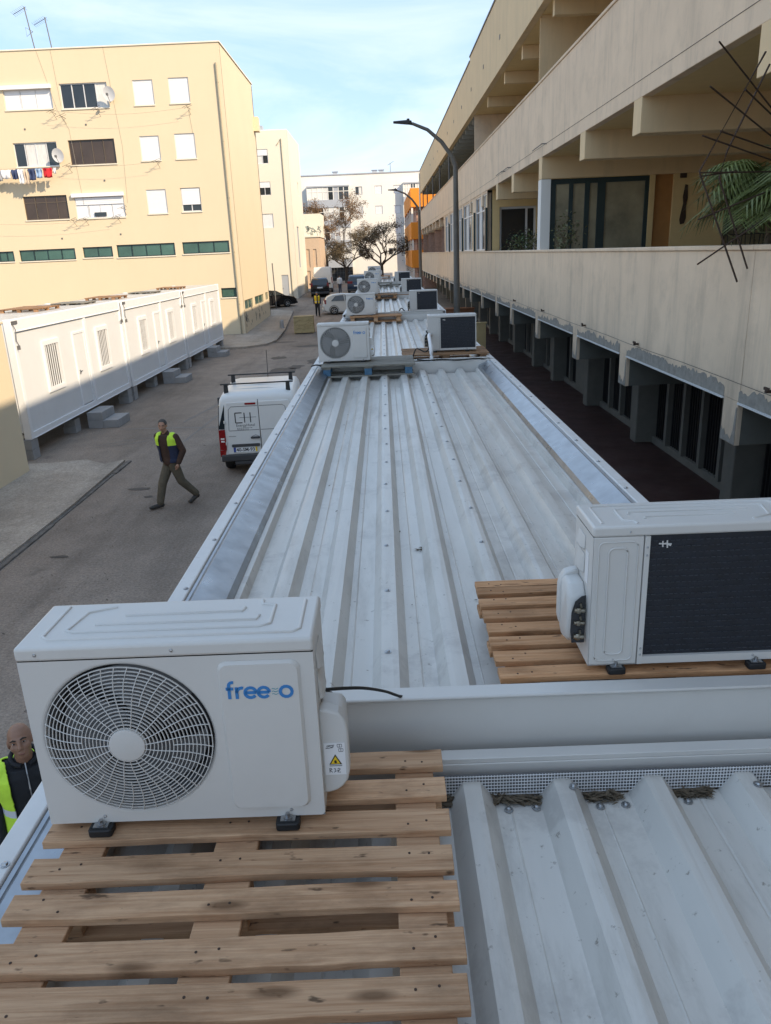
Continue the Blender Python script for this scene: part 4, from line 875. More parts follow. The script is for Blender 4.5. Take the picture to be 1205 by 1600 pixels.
# ================================================================== ROW OF CABINS WE STAND ON
def rib_profile(x0, x1, c0, pitch, zv, hgt=.045, wb=.062, wt=.03):
    pts = []; k0 = math.ceil((x0+.08-c0)/pitch); x = c0+k0*pitch; pts.append((x0, zv+.05)); pts.append((x0+.03, zv+.05)); pts.append((x0+.045, zv))
    while x < x1-.06:
        pts += [(x-wb, zv), (x-wt, zv+hgt), (x-wt*.35, zv+hgt+.0015), (x+wt*.35, zv+hgt+.0015), (x+wt, zv+hgt), (x+wb, zv)]
        mid = x+pitch/2
        if mid < x1-.06:
            pts += [(mid-.006, zv), (mid, zv-.003), (mid+.006, zv)] if int(round(x*100)) % 2 else [(mid-.03, zv), (mid-.026, zv+.0025), (mid-.022, zv)]
        x += pitch
    pts += [(x1-.045, zv), (x1-.03, zv+.05), (x1, zv+.05)]
    return pts
def row_cabin(y0, y1, xl, xr, ze, zv, c0, pitch, lab, zb=.35, near=False, rid=(2, 4), hgt=.056, rw=(.070, .034)):
    t = thing('site_cabin', lab, 'site cabin', (xl, y0, 0), 0, 'white site cabins in the row we look along')
    def B(m, n, mt, **k):
        m.v = [(x-xl, y-y0, z) for x, y, z in m.v]; return m.build(n, mt, t, **k)
    m = MB(); prof = rib_profile(xl+.235, xr-.235, c0, pitch, zv, hgt, *rw)
    ny = max(2, int((y1-y0)/.6)); rings = []
    for k in range(ny+1): y = y0+.10+(y1-y0-.2)*k/ny; rings.append([(x, y, z+random.uniform(-.0008, .0008)) for x, z in prof])
    vs = [p for r in rings for p in r]; n = len(prof); m.add(vs, [(i*n+j, i*n+j+1, (i+1)*n+j+1, (i+1)*n+j) for i in range(ny) for j in range(n-1)])
    B(m, 'roof_sheet', MT['roof'])
    for s, xe in ((1, xl), (-1, xr)):
        m = MB(); m.box(xe, xe+s*.070, y0, y1, ze-.20, ze); B(m, 'edge_beam', MT['capw'], bevel=.006)
        m = MB(); yy0, yy1 = y0+.05, y1-.05; seg = 7
        a = [(xe+s*.072, ze-.012), (xe+s*.084, ze-.014), (xe+s*.10, ze-.006), (xe+s*.222, zv+.088), (xe+s*.239, zv+.053)]
        rings = [[(x, yy0+(yy1-yy0)*k/24, z+random.uniform(-.0005, .0005)) for i, (x, z) in enumerate(a)] for k in range(25)]
        m.loft(rings, cap=False, closed=False); B(m, 'gutter', MT['galv'], smooth=14)
        m = MB(); m.box(xe+s*.002, xe+s*.05, y0, y1, zb, zb+.16); B(m, 'bottom_beam', MT['cabframe'])
        m = MB(); m.box(xe+s*.012, xe+s*.05, y0+.15, y1-.15, zb+.16, ze-.2); B(m, 'wall_panel', MT['cabin'])
        for yy in (y0, y1-.15): m = MB(); m.box(xe+s*.001, xe+s*.15, yy+.001, yy+.149, zb+.16, ze-.201); B(m, 'corner_post', MT['cabframe'])
        nb = int((y1-y0)/.62); 
        for k in range(nb):
            y = y0+.35+k*.62; m = MB(); m.ell((0, 0, .002), .009, .009, .006, 8); m.cyl((0, 0, -.002), (0, 0, .0015), .013, 10)
            o = m.build('edge_screw', MT['bolt'], t, (xe+s*.052-xl, y-y0, ze+.001))
    m = MB(); m.box(xl+.02, xr-.02, y0, y0+.05, ze-.25, ze-.002); m.box(xl+.06, xr-.06, y0-.012, y0+.06, ze+.0, ze+.012); B(m, 'end_beam', MT['acw'], bevel=.005)
    m = MB(); m.box(xl+.06, xr-.06, y1-.05, y1, ze-.25, ze-.004); m.box(xl+.062, xr-.062, y1-.056, y1-.051, zv-.02, ze-.02); B(m, 'end_beam', MT['acw'], bevel=.005)
    for yy in (y0+.02, y1-.05): m = MB(); m.box(xl+.15, xr-.15, yy, yy+.03, zb+.16, ze-.26); B(m, 'end_panel', MT['cabin'])
    # roof screws
    sm = None
    for r in rid:
        x = c0+r*pitch; k = 0; y = y0+.5
        while y < y1-.3:
            if near or y < 20:
                if sm is None: q = MB(); q.cyl((0, 0, 0), (0, 0, .003), .014, 10); q.ell((0, 0, .004), .008, .008, .006, 8); sm = q.mesh('roof_screw', MT['bolt'], 40)
                link('roof_screw', sm, t, (x+random.uniform(-.008, .008)-xl, y-y0, zv+hgt+.001))
            y += .58
    return t, B
ROWL = ['cabin roof we stand on, with the closest pallet and wire mesh', 'second cabin roof in the row, galvanised gutters on both edges', 'third cabin of the row beyond the blue pallet', 'fourth cabin of the row, mid distance, pallet behind it', 'fifth cabin of the row near the far street lamp', 'last visible cabin of the row nearest the bare tree']
c0t, B0 = row_cabin(-6.1, 2.135, -1.145, 1.86, 3.06, 2.945, .217, .285, ROWL[0], near=True, rid=(), hgt=.062, rw=(.072, .027))
for i, (a, b, dz) in enumerate(((2.19, 10.38, 0), (10.46, 18.62, 0), (18.7, 26.86, .06), (26.94, 35.1, .13), (35.18, 43.4, .20))):
    row_cabin(a, b, -.987, 1.453, 3.214+dz, 3.06+dz, -.53, .25, ROWL[i+1], near=i == 0, rid=(2, 4))
# gap closed by an upstand: tall pressed fascia on the near end of the second cabin
m = MB(); 
# wire mesh, fixed along the end of our own roof
for k in range(165): x = .06+k*.0095; m.box(x, x+.0024, 2.031, 2.033, 2.955, 3.03)
for k in range(7): z = 2.958+k*.0115; m.box(.06, 1.6, 2.029, 2.031, z, z+.0022)
m.v = [(x+1.145, y+6.1, z) for x, y, z in m.v]; o = m.build('wire_mesh', MT['mesh'], c0t); o['kind'] = 'stuff'
m = MB(); m.box(.06, 1.6, 2.05, 2.056, 2.95, 3.018); m.v = [(x+1.145, y+6.1, z) for x, y, z in m.v]; m.build('gap_shade_strip', MT['iron'], c0t)  # dark strip painting in the shade of the hollow behind the mesh
BOLTS = [(.326, 1.97), (.413, 1.975), (.529, 1.99), (.61, 1.97), (.69, 1.975), (.885, 1.98), (.80, 1.10), (1.09, 1.97), (1.17, 1.95)]
q = MB(); q.cyl((0, 0, 0), (0, 0, .004), .014, 12); q.ell((0, 0, .005), .009, .009, .007, 8); bsm = q.mesh('roof_screw', MT['bolt'], 40)
for x, y in BOLTS:
    on = min(abs((x-.217+.1425) % .285-.1425), 1); zz = 2.946+(.063 if on < .03 else 0)
    link('roof_screw', bsm, c0t, (x+1.145, y+6.1, zz))
# dry leaf clumps caught by the mesh
rr = random.Random(2)
for i, (xa, xb) in enumerate(((.10, .16), (.285, .435), (.575, .68), (.855, .965))):
    m = MB()
    for k in range(90):
        x = rr.uniform(xa, xb); y = 2.02-abs(rr.gauss(0, .012)); z = 2.949+abs(rr.gauss(0, .006)); a = rr.gauss(0, .5); s = rr.uniform(.012, .03); e = rr.gauss(0, .25)
        d = Vector((math.cos(a), math.sin(a), e))*s; n = Vector((-math.sin(a), math.cos(a), .3))*s*.28
        p = Vector((x, y, z)); m.quad(p-d, p-n+Vector((0, 0, .003)), p+d, p+n)
    tag(m.build('dry_leaves', MT['straw']), ['small clump of dry leaves beside the nearest pallet end', 'widest clump of dry leaves between the first two ribs', 'middle clump of dry leaves under the wire mesh', 'rightmost clump of dry leaves under the wire mesh'][i], 'leaf litter', 'dry leaves caught along the wire mesh', 'stuff')
m = MB(); rr = random.Random(6)
for k in range(70):
    x, y = rr.uniform(-.6, 1.05), rr.uniform(2.6, 9.8); a = rr.uniform(0, 6.3); s = rr.uniform(.006, .018); zz = 3.111 if min(abs((x+.53+.125) % .25-.125), 1) < .03 else 3.066
    if .03 < abs((x+.53+.125) % .25-.125) < .068: continue
    d = Vector((math.cos(a), math.sin(a), .15))*s; n = Vector((-math.sin(a), math.cos(a), .1))*s*.35; p = Vector((x, y, zz)); m.quad(p-d, p-n, p+d, p+n)
for x, y in ((.14, 3.9), (.16, 3.93), (.18, 3.9)):
    for k in range(8): d = Vector((rr.uniform(-.03, .03), rr.uniform(-.015, .015), .004)); p = Vector((x, y, 3.068)); m.quad(p-d, p-d*.2+Vector((0, .006, 0)), p+d, p+d*.1-Vector((0, .006, 0)))
tag(m.build('leaf_scraps', MT['straw']), 'scattered dry leaf scraps on the ribbed roof of the second cabin', 'leaf litter', kind='stuff')

# ================================================================== OUTDOOR UNITS
AW, AH, AD = .745, .535, .25
def make_unit():
    t = thing('air_conditioner', 'unit', 'air conditioner', (0, 0, 0), 0, 'white outdoor air conditioning units on the cabin roofs')
    W2 = AW/2; cx, cz, rad = -W2+.252, .258, .222; zt = AH-.04; f0 = .022
    # casing: front sheet with round opening, sides, bottom
    m = MB(); rect = (-W2, W2, 0, zt)
    angs = sorted(set([2*PI*k/72 for k in range(72)]+[math.atan2(z-cz, x-cx) % (2*PI) for x in rect[:2] for z in rect[2:]]))
    def hit(a):
        c, s = math.cos(a), math.sin(a); ts = []
        if abs(c) > 1e-9: ts.append(((rect[1] if c > 0 else rect[0])-cx)/c)
        if abs(s) > 1e-9: ts.append(((rect[3] if s > 0 else rect[2])-cz)/s)
        k = min(ts); return (cx+c*k, 0, cz+s*k)
    n = len(angs); outer = [hit(a) for a in angs]; inn = [(cx+rad*math.cos(a), 0, cz+rad*math.sin(a)) for a in angs]; lipr = [(cx+(rad-.004)*math.cos(a), .012, cz+(rad-.004)*math.sin(a)) for a in angs]
    m.loft([outer, inn, lipr], cap=False)
    m.quad((-W2, 0, 0), (-W2, AD-.03, 0), (-W2, AD-.03, zt), (-W2, 0, zt)); m.quad((W2, 0, 0), (W2, AD, 0), (W2, AD, zt), (W2, 0, zt))
    m.quad((-W2, 0, 0), (W2, 0, 0), (W2, AD, 0), (-W2, AD, 0))
    cs = m.build('casing', MT['acw'], t); b = cs.modifiers.new('w', 'WELD'); b.merge_threshold = .0002; b = cs.modifiers.new('bevel', 'BEVEL'); b.width = .008; b.segments = 3; b.limit_method = 'ANGLE'; b.angle_limit = R(60)
    # lid with pressed beads
    m = MB(); m.box(-W2-.003, W2+.003, -.003, AD+.002, zt+.0008, AH); lid = m.build('lid', MT['acw'], t, bevel=.009, seg=3)
    m = MB(); z = AH-.0005; r = .0055
    def bead(p): m.tube([(x, y, z) for x, y in p], r, 8)
    bead([(-W2+.055, AD-.02), (-W2+.05, .055), (-W2+.07, .038), (W2-.05, .035), (W2-.035, .05), (W2-.035, AD-.03)])
    bead([(-W2+.19, AD-.03), (-W2+.12, AD-.06), (-W2+.10, .085), (-W2+.12, .075), (W2-.14, .072), (W2-.115, .085), (W2-.115, AD-.055), (W2-.15, AD-.045), (W2-.155, AD-.02)])
    bead([(-W2+.165, .115), (W2-.155, .112), (W2-.15, .135)]); bead([(-W2+.23, .165), (W2-.20, .165), (W2-.195, .185)])
    m.build('pressed_bead', MT['acw'], lid, smooth=60)
    # service panel on the front, raised
    m = MB(); o1 = rrect(W2-.245, W2-.035, .03, zt-.018, .025); i1 = rrect(W2-.232, W2-.048, .043, zt-.031, .018)
    m.loft([[(x, -.0005, z) for x, z in o1], [(x, -.009, z) for x, z in rrect(W2-.238, W2-.042, .037, zt-.025, .022)], [(x, -.009, z) for x, z in i1]], cap=False); m.add([(x, -.009, z) for x, z in i1], [tuple(range(len(i1)))])
    pn = m.build('front_panel', MT['acw'], t, smooth=25)
    # lettering: free = o
    m = MB(); x0 = W2-.226; zb = .374; u = .0082; xh = .033; wst = .0082; yy = -.0093
    def S(p, closed=False): ribbon(m, p, wst, yy, .0012, 0, closed)
    def L_(nm): return m.build(nm, MT['blue'], pn)
    S([(x0+.008, zb), (x0+.008, zb+.038)]+[(x0+.0175-.0095*math.cos(R(a)), zb+.038+.0095*math.sin(R(a))) for a in (30, 60, 90, 110)]); S([(x0, zb+.029), (x0+.019, zb+.029)]); L_('logo_letter'); m = MB()
    S([(x0+.027, zb), (x0+.027, zb+.033)]); S([(x0+.027, zb+.017)]+[(x0+.040-.013*math.cos(R(a)), zb+.0165+.0145*math.sin(R(a))) for a in (20, 45, 70, 95, 110)]); L_('logo_letter'); m = MB()
    for xe in (x0+.062, x0+.0955): S(arc(xe, zb+.0165, .0143, 0, 322)); S([(xe-.0135, zb+.0165), (xe+.0143, zb+.0165)]); L_('logo_letter'); m = MB()
    S(arc(xe+.057, zb+.0165, .0150, 0, 360)[:-1], True); L_('logo_letter')
    m = MB()
    for k in range(3): ribbon(m, [(x0+.1165+j*.0032, zb+.010+k*.0075+.0016*math.sin(j*1.6)) for j in range(6)], .0016, yy, .0008)
    m.build('logo_waves', MT['teal'], pn)
    # grille
    m = MB()
    def gy(r): return -.004-.020*(1-(r/rad)**2)
    nr = 18
    for k in range(nr):
        r = .050+(rad-.006-.050)*k/(nr-1); seg = 60; rings = []
        for j in range(seg+1):
            a = 2*PI*j/seg; c, s = math.cos(a), math.sin(a); h = .00105
            rings.append([(cx+(r-h)*c, gy(r)-h, cz+(r-h)*s), (cx+(r+h)*c, gy(r)-h, cz+(r+h)*s), (cx+(r+h)*c, gy(r)+.003, cz+(r+h)*s), (cx+(r-h)*c, gy(r)+.003, cz+(r-h)*s)])
        m.loft(rings, cap=False)
    for k in range(40):
        a0 = 2*PI*k/40; r0 = .045 if k % 2 == 0 else .118; pts = []
        for j in range(7): r = r0+(rad-.004-r0)*j/6; a = a0+.10*math.sin(PI*(r-.045)/(rad-.045)*.9); pts.append((cx+r*math.cos(a), gy(r)-.001, cz+r*math.sin(a)))
        m.tube(pts, .0014, 4)
    m.build('fan_grille', MT['acplast'], t)
    m = MB(); rings = [[(cx+r*math.cos(2*PI*j/32), y, cz+r*math.sin(2*PI*j/32)) for j in range(32)] for r, y in ((.048, gy(.05)+.004), (.046, gy(.05)-.004), (.040, gy(.05)-.0055), (.001, gy(.05)-.0065))]
    m.loft(rings, cap=True); m.build('grille_hub', MT['acplast'], t, smooth=40)
    m = MB(); rings = [[(cx+r*math.cos(2*PI*j/40), y, cz+r*math.sin(2*PI*j/40)) for j in range(40)] for r, y in ((rad-.002, .008), (rad-.012, .05), (rad-.010, .10))]
    m.loft(rings, cap=False); m.build('fan_shroud', MT['acfan'], t, smooth=50)
    m = MB(); m.box(-W2+.006, W2-.008, .105, .11, .01, zt-.005); m.build('inner_bulkhead', MT['acdark'], t)
    m = MB()
    for k in range(3):
        vs = []
        for i in range(9):
            for j in range(4):
                r = .035+(.195-.035)*j/3; a = 2*PI*k/3+R(8+92*i/8*(.75+.25*r/.2))+.4*(r/.2); vs.append((cx+r*math.cos(a), .072-.045*(i/8)+.01, cz+r*math.sin(a)))
        m.add(vs, [(i*4+j, i*4+j+1, (i+1)*4+j+1, (i+1)*4+j) for i in range(8) for j in range(3)])
    m.cyl((cx, .03, cz), (cx, .09, cz), .04, 16); m.build('fan', MT['acfan'], t, smooth=40)
    # rear: plain strip and coil
    xs0 = W2-.175
    m = MB(); m.box(xs0, W2-.001, AD-.012, AD, .001, zt); rp_ = m.build('rear_panel', MT['acw'], t, bevel=.004)
    m = MB(); lp = rrect(xs0+.055, W2-.055, .045, zt-.04, .02); m.tube([(x, AD+.001, z) for x, z in lp]+[(lp[0][0], AD+.001, lp[0][1])], .004, 6)
    lp = rrect(xs0+.02, W2-.02, .02, zt-.018, .02); m.tube([(x, AD+.001, z) for x, z in lp]+[(lp[0][0], AD+.001, lp[0][1])], .003, 6); m.build('pressed_bead', MT['acw'], rp_, smooth=50)
    m = MB(); m.box(xs0-.020, xs0-.002, AD-.01, AD+.003, .001, zt); m.box(-W2, -W2+.014, AD-.03, AD+.001, .001, zt); m.box(-W2+.014, xs0-.02, AD-.022, AD+.001, .001, .03); m.build('rear_frame', MT['acw'], t)
    m = MB(); m.box(-W2+.0145, xs0-.0205, AD-.03, AD-.012, .031, zt-.001); coil = m.build('coil', MT['coil'], t)
    m = MB()
    for k in range(20):
        z = .045+k*.0225; j = random.Random(k)
        x = -W2+.02
        while x < xs0-.03:
            l = j.uniform(.008, .016); m.box(x, min(x+l, xs0-.022), AD-.0115, AD-.0095, z-.0011, z+.0011); x += l+j.uniform(.005, .012)
    m.build('coil_rows', MT['coilpipe'], coil)['kind'] = 'stuff'
    m = MB()
    for z in (.04, .065, zt-.07, zt-.04): m.ell((xs0-.011, AD+.004, z), .004, .003, .004, 8)
    for x in (-W2+.06, xs0+.05): m.ell((x, AD+.003, zt+.018), .0035, .003, .0035, 8)
    m.build('rear_screws', MT['bolt'], t)['kind'] = 'stuff'
    # coil clip: small pale star near the top of the coil
    m = MB(); xx = xs0-.075
    for a, b_ in (((-.022, .0), (.022, .003)), ((-.008, -.014), (-.006, .014)), ((.008, -.010), (.009, .012)), ((-.02, -.006), (.0, .004))): ribbon(m, [(xx+a[0], zt-.035+a[1]), (xx+b_[0], zt-.035+b_[1])], .005, AD-.007, .001)
    m.build('coil_clip', MT['acplast'], coil)
    # valve side: handle recesses, valve cover, sticker
    m = MB()
    for z0, z1 in ((.41, .47), (.32, .40)):
        m.loft([[(W2, .05, z0), (W2, .15, z0), (W2, .15, z1), (W2, .05, z1)], [(W2+.016, .06, z0+.004), (W2+.016, .13, z0+.004), (W2+.010, .13, z1-.03), (W2+.010, .06, z1-.03)]])
    m.build('handle', MT['acplast'], t, bevel=.006)
    prof = [(.04, .29), (.04, .06)]+[(.04+.14*math.sin(R(a)) , .08-.05*math.cos(R(a))) for a in (20, 50, 80)]+[(.19, .12), (.20, .19), (.185, .25), (.15, .29)]
    m = MB(); m.loft([[(W2, y, z) for y, z in prof], [(W2+.052, y*.94+.006, z*.97+.004) for y, z in prof], [(W2+.064, y*.80+.022, z*.82+.03) for y, z in prof]])
    vc = m.build('valve_cover', MT['acplast'], t, bevel=.008, seg=3)
    # sticker on the camera-facing cheek of the cover
    m = MB(); m.box(W2+.008, W2+.056, .041, .0435, .115, .205); 
    return t, vc
unit, vcov = make_unit()
# the cheek of the cover that faces front: square it off so that the sticker lies flat
def cheek(t):
    W2 = AW/2; m = MB(); prof = [(W2-.002, .305), (W2-.002, .045)]+[(W2+.004+.068*math.sin(R(a)), .115-.07*math.cos(R(a))) for a in (8, 25, 45, 65, 90)]+[(W2+.072, .24), (W2+.066, .27), (W2+.05, .295), (W2+.02, .305)]
    m.loft([[(x, .030, z) for x, z in prof], [(x, .075, z) for x, z in prof]]); c = m.build('valve_box', MT['acplast'], t, bevel=.007, seg=3)
    m = MB(); m.box(W2+.006, W2+.062, .0285, .0296, .105, .205); st = m.build('sticker', MT['sticker'], c)
    m = MB(); m.add([(W2+.018, .0278, .138), (W2+.052, .0278, .138), (W2+.035, .0278, .170)], [(0, 1, 2)]); m.add([(W2+.0225, .0271, .1408), (W2+.0475, .0271, .1408), (W2+.035, .0271, .1645)], [(0, 1, 2)], 1)
    fl_ = [(0, 0), (.004, .001), (.005, .005), (.003, .008), (.0025, .012), (-.0005, .009), (-.001, .012), (-.004, .007), (-.004, .003)]
    m.add([(W2+.0348+x*.8, .0265, .1425+z*.9) for x, z in fl_], [range(len(fl_))], 0)
    m.box(W2+.018, W2+.052, .0277, .0282, .133, .1345, 0)
    for x, z in ((.042, .192), (.045, .178)):
        ribbon(m, rrect(W2+x, W2+x+.012, z, z+.009, .001, 1), .001, .0283, .0005, 0, True); ribbon(m, [(W2+x+.006, z), (W2+x+.006, z+.009)], .001, .0283, .0005)
    ribbon(m, [(W2+.011, .189), (W2+.03, .191), (W2+.034, .199), (W2+.015, .197)], .0015, .0283, .0005, 0, True); ribbon(m, [(W2+.015, .193), (W2+.021, .196), (W2+.026, .192), (W2+.031, .196)], .0014, .0283, .0005)
    # R32, hand-lettered strokes
    zb = .113; x = W2+.018; wd = .0017
    for s in ([(x, zb), (x, zb+.013), (x+.005, zb+.012), (x+.006, zb+.009), (x, zb+.0065), (x+.007, zb)], [(x+.011, zb+.012), (x+.016, zb+.011), (x+.0135, zb+.007), (x+.017, zb+.004), (x+.011, zb)], [(x+.021, zb+.010), (x+.025, zb+.013), (x+.028, zb+.010), (x+.021, zb), (x+.029, zb)], [(x+.019, zb+.004), (x+.025, zb+.006)]):
        ribbon(m, s, wd, .0283, .0005, 0)
    m.build('sticker_print', [MT['ink'], MT['yellow']], st)
    return c
cheek(unit)
def rear_valves(t):
    W2 = AW/2; m = MB(); prof = [(.035, .06), (.10, .04), (.15, .06), (.175, .11), (.175, .25), (.15, .29), (.035, .29)]
    # open valve bay seen from behind: dark hollow with brass valves
    m.prism([(W2+.004, .07), (W2+.05, .07), (W2+.056, .12), (W2+.054, .19), (W2+.042, .235), (W2+.02, .255), (W2+.004, .258)], 'y', .2005, .203); v = m.build('valve_bay', MT['acdark'], t)
    m = MB()
    for z, q in ((.095, .010), (.15, .008), (.20, .009)): m.cyl((W2+.008, .205, z), (W2+.046, .207, z+.004), q, 8); m.ell((W2+.03, .209, z+.002), q*1.3, .008, q*1.5, 8); m.cyl((W2+.02, .206, z+.012), (W2+.024, .208, z+.03), .004, 6)
    m.build('valve', MT['brass'], v, smooth=40)
    m = MB(); m.box(W2+.0005, W2+.0015, .16, .20, .30, .42); m.build('rating_label', MT['sticker'], t); 
rear_valves(unit)
# feet
def feet(t):
    for x in (-AW/2+.14, AW/2-.10):
        for y, s in ((-.010, -1), (AD+.010, 1)):
            m = MB(); m.prism(rrect(x-.032, x+.032, y-.022, y+.022, .008, 2), 'z', -.024, -.002); fo = m.build('foot', MT['rubber'], t, bevel=.003)
            m = MB(); m.box(x-.02, x+.02, min(y-s*.02, y+s*.012), max(y-s*.02, y+s*.012), -.0015, .002); m.cyl((x, y, .002), (x, y, .006), .012, 10); m.cyl((x, y, .006), (x, y, .016), .006, 6); m.build('foot_bracket', MT['bolt'], fo)
            m = MB(); m.ell((x+.01, 0 if s < 0 else AD, .02), .005, .004, .005, 8); m.build('screw', MT['bolt'], t)
    for x in (-AW/2+.05, .02): m = MB(); m.ell((x, -.0035, AH-.02), .005, .003, .005, 8); m.build('screw', MT['bolt'], t)
feet(unit)
UL = {'L0': 'closest outdoor unit, round fan grille and blue lettering facing us', 'L1': 'second fan-side outdoor unit, standing on the blue block pallet', 'L2': 'third fan-side outdoor unit, on the raw pine pallet', 'L3': 'fourth fan-side outdoor unit, left row, beside the navy people carrier', 'L4': 'fifth fan-side outdoor unit of the left row, small', 'L5': 'farthest fan-side outdoor unit of the left row',
      'R1': 'closest rear-facing outdoor unit with dark coil and open valve cover', 'R2': 'second rear-facing outdoor unit beside the white conduit', 'R3': 'third rear-facing outdoor unit in the right row', 'R4': 'fourth rear-facing outdoor unit in front of the near lamp', 'R5': 'farthest rear-facing outdoor unit of the right row'}
unit.location = (-.585, 1.716, 3.168); unit['label'] = UL['L0']
for k, (x, y, z, s) in dict(L1=(-.545, 10.22, 3.285, .9), L2=(-.538, 18.4, 3.27, .9), L3=(-.52, 26.4, 3.352, .9), L4=(-.46, 34.2, 3.44, .9), L5=(-.44, 42.2, 3.51, .9)).items():
    u = copy_tree(unit); u.location = (x, y, z); u.scale = (s, s, s); u['label'] = UL[k]; u.rotation_euler = (0, 0, R(random.uniform(-1, 1)))
for k, (x, y, z, s, rz) in dict(R1=(.64+.465*AW, 2.3, 3.252, .93, 0), R2=(.94, 10.95, 3.28, .9, -2), R3=(.965, 19.3, 3.245, .9, -1), R4=(.95, 27.0, 3.292, .9, 0), R5=(.85, 35.2, 3.34, .9, 1)).items():
    u = copy_tree(unit); u.scale = (s, s, s); u.rotation_euler = (0, 0, PI+R(rz)); u.location = (x, y+AD*s, z); u['label'] = UL[k]

# pallets under the units
PG = 'pallets carrying the outdoor units'
ysl = [1.08, 1.197, 1.315, 1.46, 1.578, 1.718, 1.849, 1.983]
yc = 1.53
pallet('closest raw pine pallet, wide gaps between its long slats', (-.42, yc, 3.0), 1.09, [y-yc for y in ysl], .082, [MT['wood'], MT['wood']], h=.142, stringer_x=[-.44, -.03, .455], sw=.115)
ysr = [2.315+k*.112 for k in range(7)]+[3.05]; yc = 2.68
pallet('raw pine pallet under the closest rear-facing unit', (.345+.545, yc, 3.107), 1.09, [y-yc for y in ysr], .072, [MT['woodw'], MT['woodw']], h=.122, stringer_x=[-.46, 0, .46], sw=.1)
def fpallet(lab, x, y, z, n, mats, Lx=1.2, wd=.1, dep=.8, h=.14, low=None):
    pallet(lab, (x, y, z), Lx, [-dep/2+dep*k/(n-1) for k in range(n)], wd, mats, h=h, low=low)
fpallet('weathered grey pallet with blue blocks at the end of the second roof', -.235, 10.32, 3.11, 6, [MT['woodgrey'], MT['bluewood']], 1.2, .13, .7, .15)
fpallet('reddish pallet under the second rear-facing unit', .83, 11.15, 3.11, 6, [MT['woodred'], MT['woodred']], 1.2, .1, .7, .145)
fpallet('raw pine pallet under the third fan-side unit', -.2, 18.5, 3.11, 6, [MT['woodw'], MT['wood']], 1.2, .1, .7, .14)
fpallet('brown pallet under the third rear-facing unit', .75, 19.5, 3.10, 6, [MT['woodred'], MT['woodw']], 1.2, .1, .7, .12)
fpallet('brown pallet under the fourth fan-side unit', -.15, 26.5, 3.19, 6, [MT['woodred'], MT['woodw']], 1.2, .1, .7, .14)
fpallet('brown pallet under the fourth rear-facing unit', .75, 27.2, 3.155, 6, [MT['woodred'], MT['woodw']], 1.2, .1, .7, .12)
fpallet('grey pallet under the fifth fan-side unit', -.2, 34.3, 3.28, 5, [MT['woodgrey'], MT['woodgrey']], 1.2, .1, .7, .14)
fpallet('grey pallet under the farthest rear-facing unit', .72, 35.4, 3.2, 5, [MT['woodgrey'], MT['woodgrey']], 1.2, .1, .7, .12)
fpallet('far small pallet under the farthest fan-side unit', -.2, 42.3, 3.35, 5, [MT['woodw'], MT['woodgrey']], 1.2, .1, .7, .14)
# red pallets lying on the left cabins
LG = 'pallets on the left cabin roofs'
for i, (y, Lx, lab, mm) in enumerate(((23.1, 1.5, 'red brown pallet on the nearest left cabin roof', 'woodred'), (26.0, 1.0, 'pale grey pallet at the far end of the nearest left cabin roof', 'woodgrey'), (29.6, 1.4, 'red brown pallet on the middle left cabin roof', 'woodred'), (33.9, 1.0, 'pale grey pallet at the far end of the middle left cabin roof', 'woodgrey'), (38.8, 1.3, 'red brown pallet on the farthest left cabin roof', 'woodred'))):
    pallet(lab, (-10.25 if mm == 'woodred' else -10.1, y, 3.40-.03*(i//2)), 1.1, [-Lx/2+Lx*k/7 for k in range(8)], .13, [MT[mm], MT[mm]], h=.13 if mm == 'woodred' else .10, group=LG)
# cables and conduit
CAB1 = [(-0.224, 1.86, 3.465), (-0.119, 1.98, 3.394), (-0.047, 2.1, 3.306), (0.008, 2.2, 3.222), (0.03, 2.27, 3.2), (0.03, 2.3, 3.1)]
def cable(name, pts, r, m, lab, cat, n=6):
    # smooth through points (Catmull-Rom)
    P = [Vector(p) for p in pts]; out = []
    for i in range(len(P)-1):
        a, b, c, d = P[max(i-1, 0)], P[i], P[i+1], P[min(i+2, len(P)-1)]
        for k in range(6): t = k/6; out.append(.5*((2*b)+(c-a)*t+(2*a-5*b+4*c-d)*t*t+(3*b-a-3*c+d)*t**3))
    out.append(P[-1]); q = MB(); q.tube(out, r, n); o = q.build(name, MT[m], smooth=60); return tag(o, lab, cat)
cable('power_cable', CAB1, .005, 'cable', 'black cable looping off the closest unit over the roof edge', 'cable')
cable('power_cable', [(.42, 10.42, 3.235), (.55, 10.3, 3.235), (.75, 10.38, 3.23), (.95, 10.28, 3.225), (1.2, 10.34, 3.23), (1.34, 10.36, 3.2)], .010, 'cable', 'black cable lying along the far end of the second roof', 'cable')
cable('power_cable', [(.36, 10.7, 3.2), (.42, 10.75, 3.34), (.55, 10.7, 3.3), (.62, 10.8, 3.42), (.57, 10.9, 3.56)], .009, 'cable', 'black cable knotted beside the white conduit', 'cable')
cable('power_cable', [(-.98, 10.15, 3.24), (-.9, 10.1, 3.26), (-.8, 10.12, 3.22)], .010, 'cable', 'black cable end hanging over the left gutter by the blue pallet', 'cable')
cable('power_cable', [(.3, 19.1, 3.16), (.42, 19.6, 3.3), (.56, 19.4, 3.2), (.62, 19.5, 3.4)], .014, 'cable', 'black cable loop beside the third rear-facing unit', 'cable')
cable('drain_conduit', [(.61, 10.42, 3.06), (.61, 10.5, 3.35), (.60, 10.75, 3.50), (.63, 10.95, 3.50)], .026, 'pvc', 'bent white conduit rising beside the second rear-facing unit', 'conduit', 10)

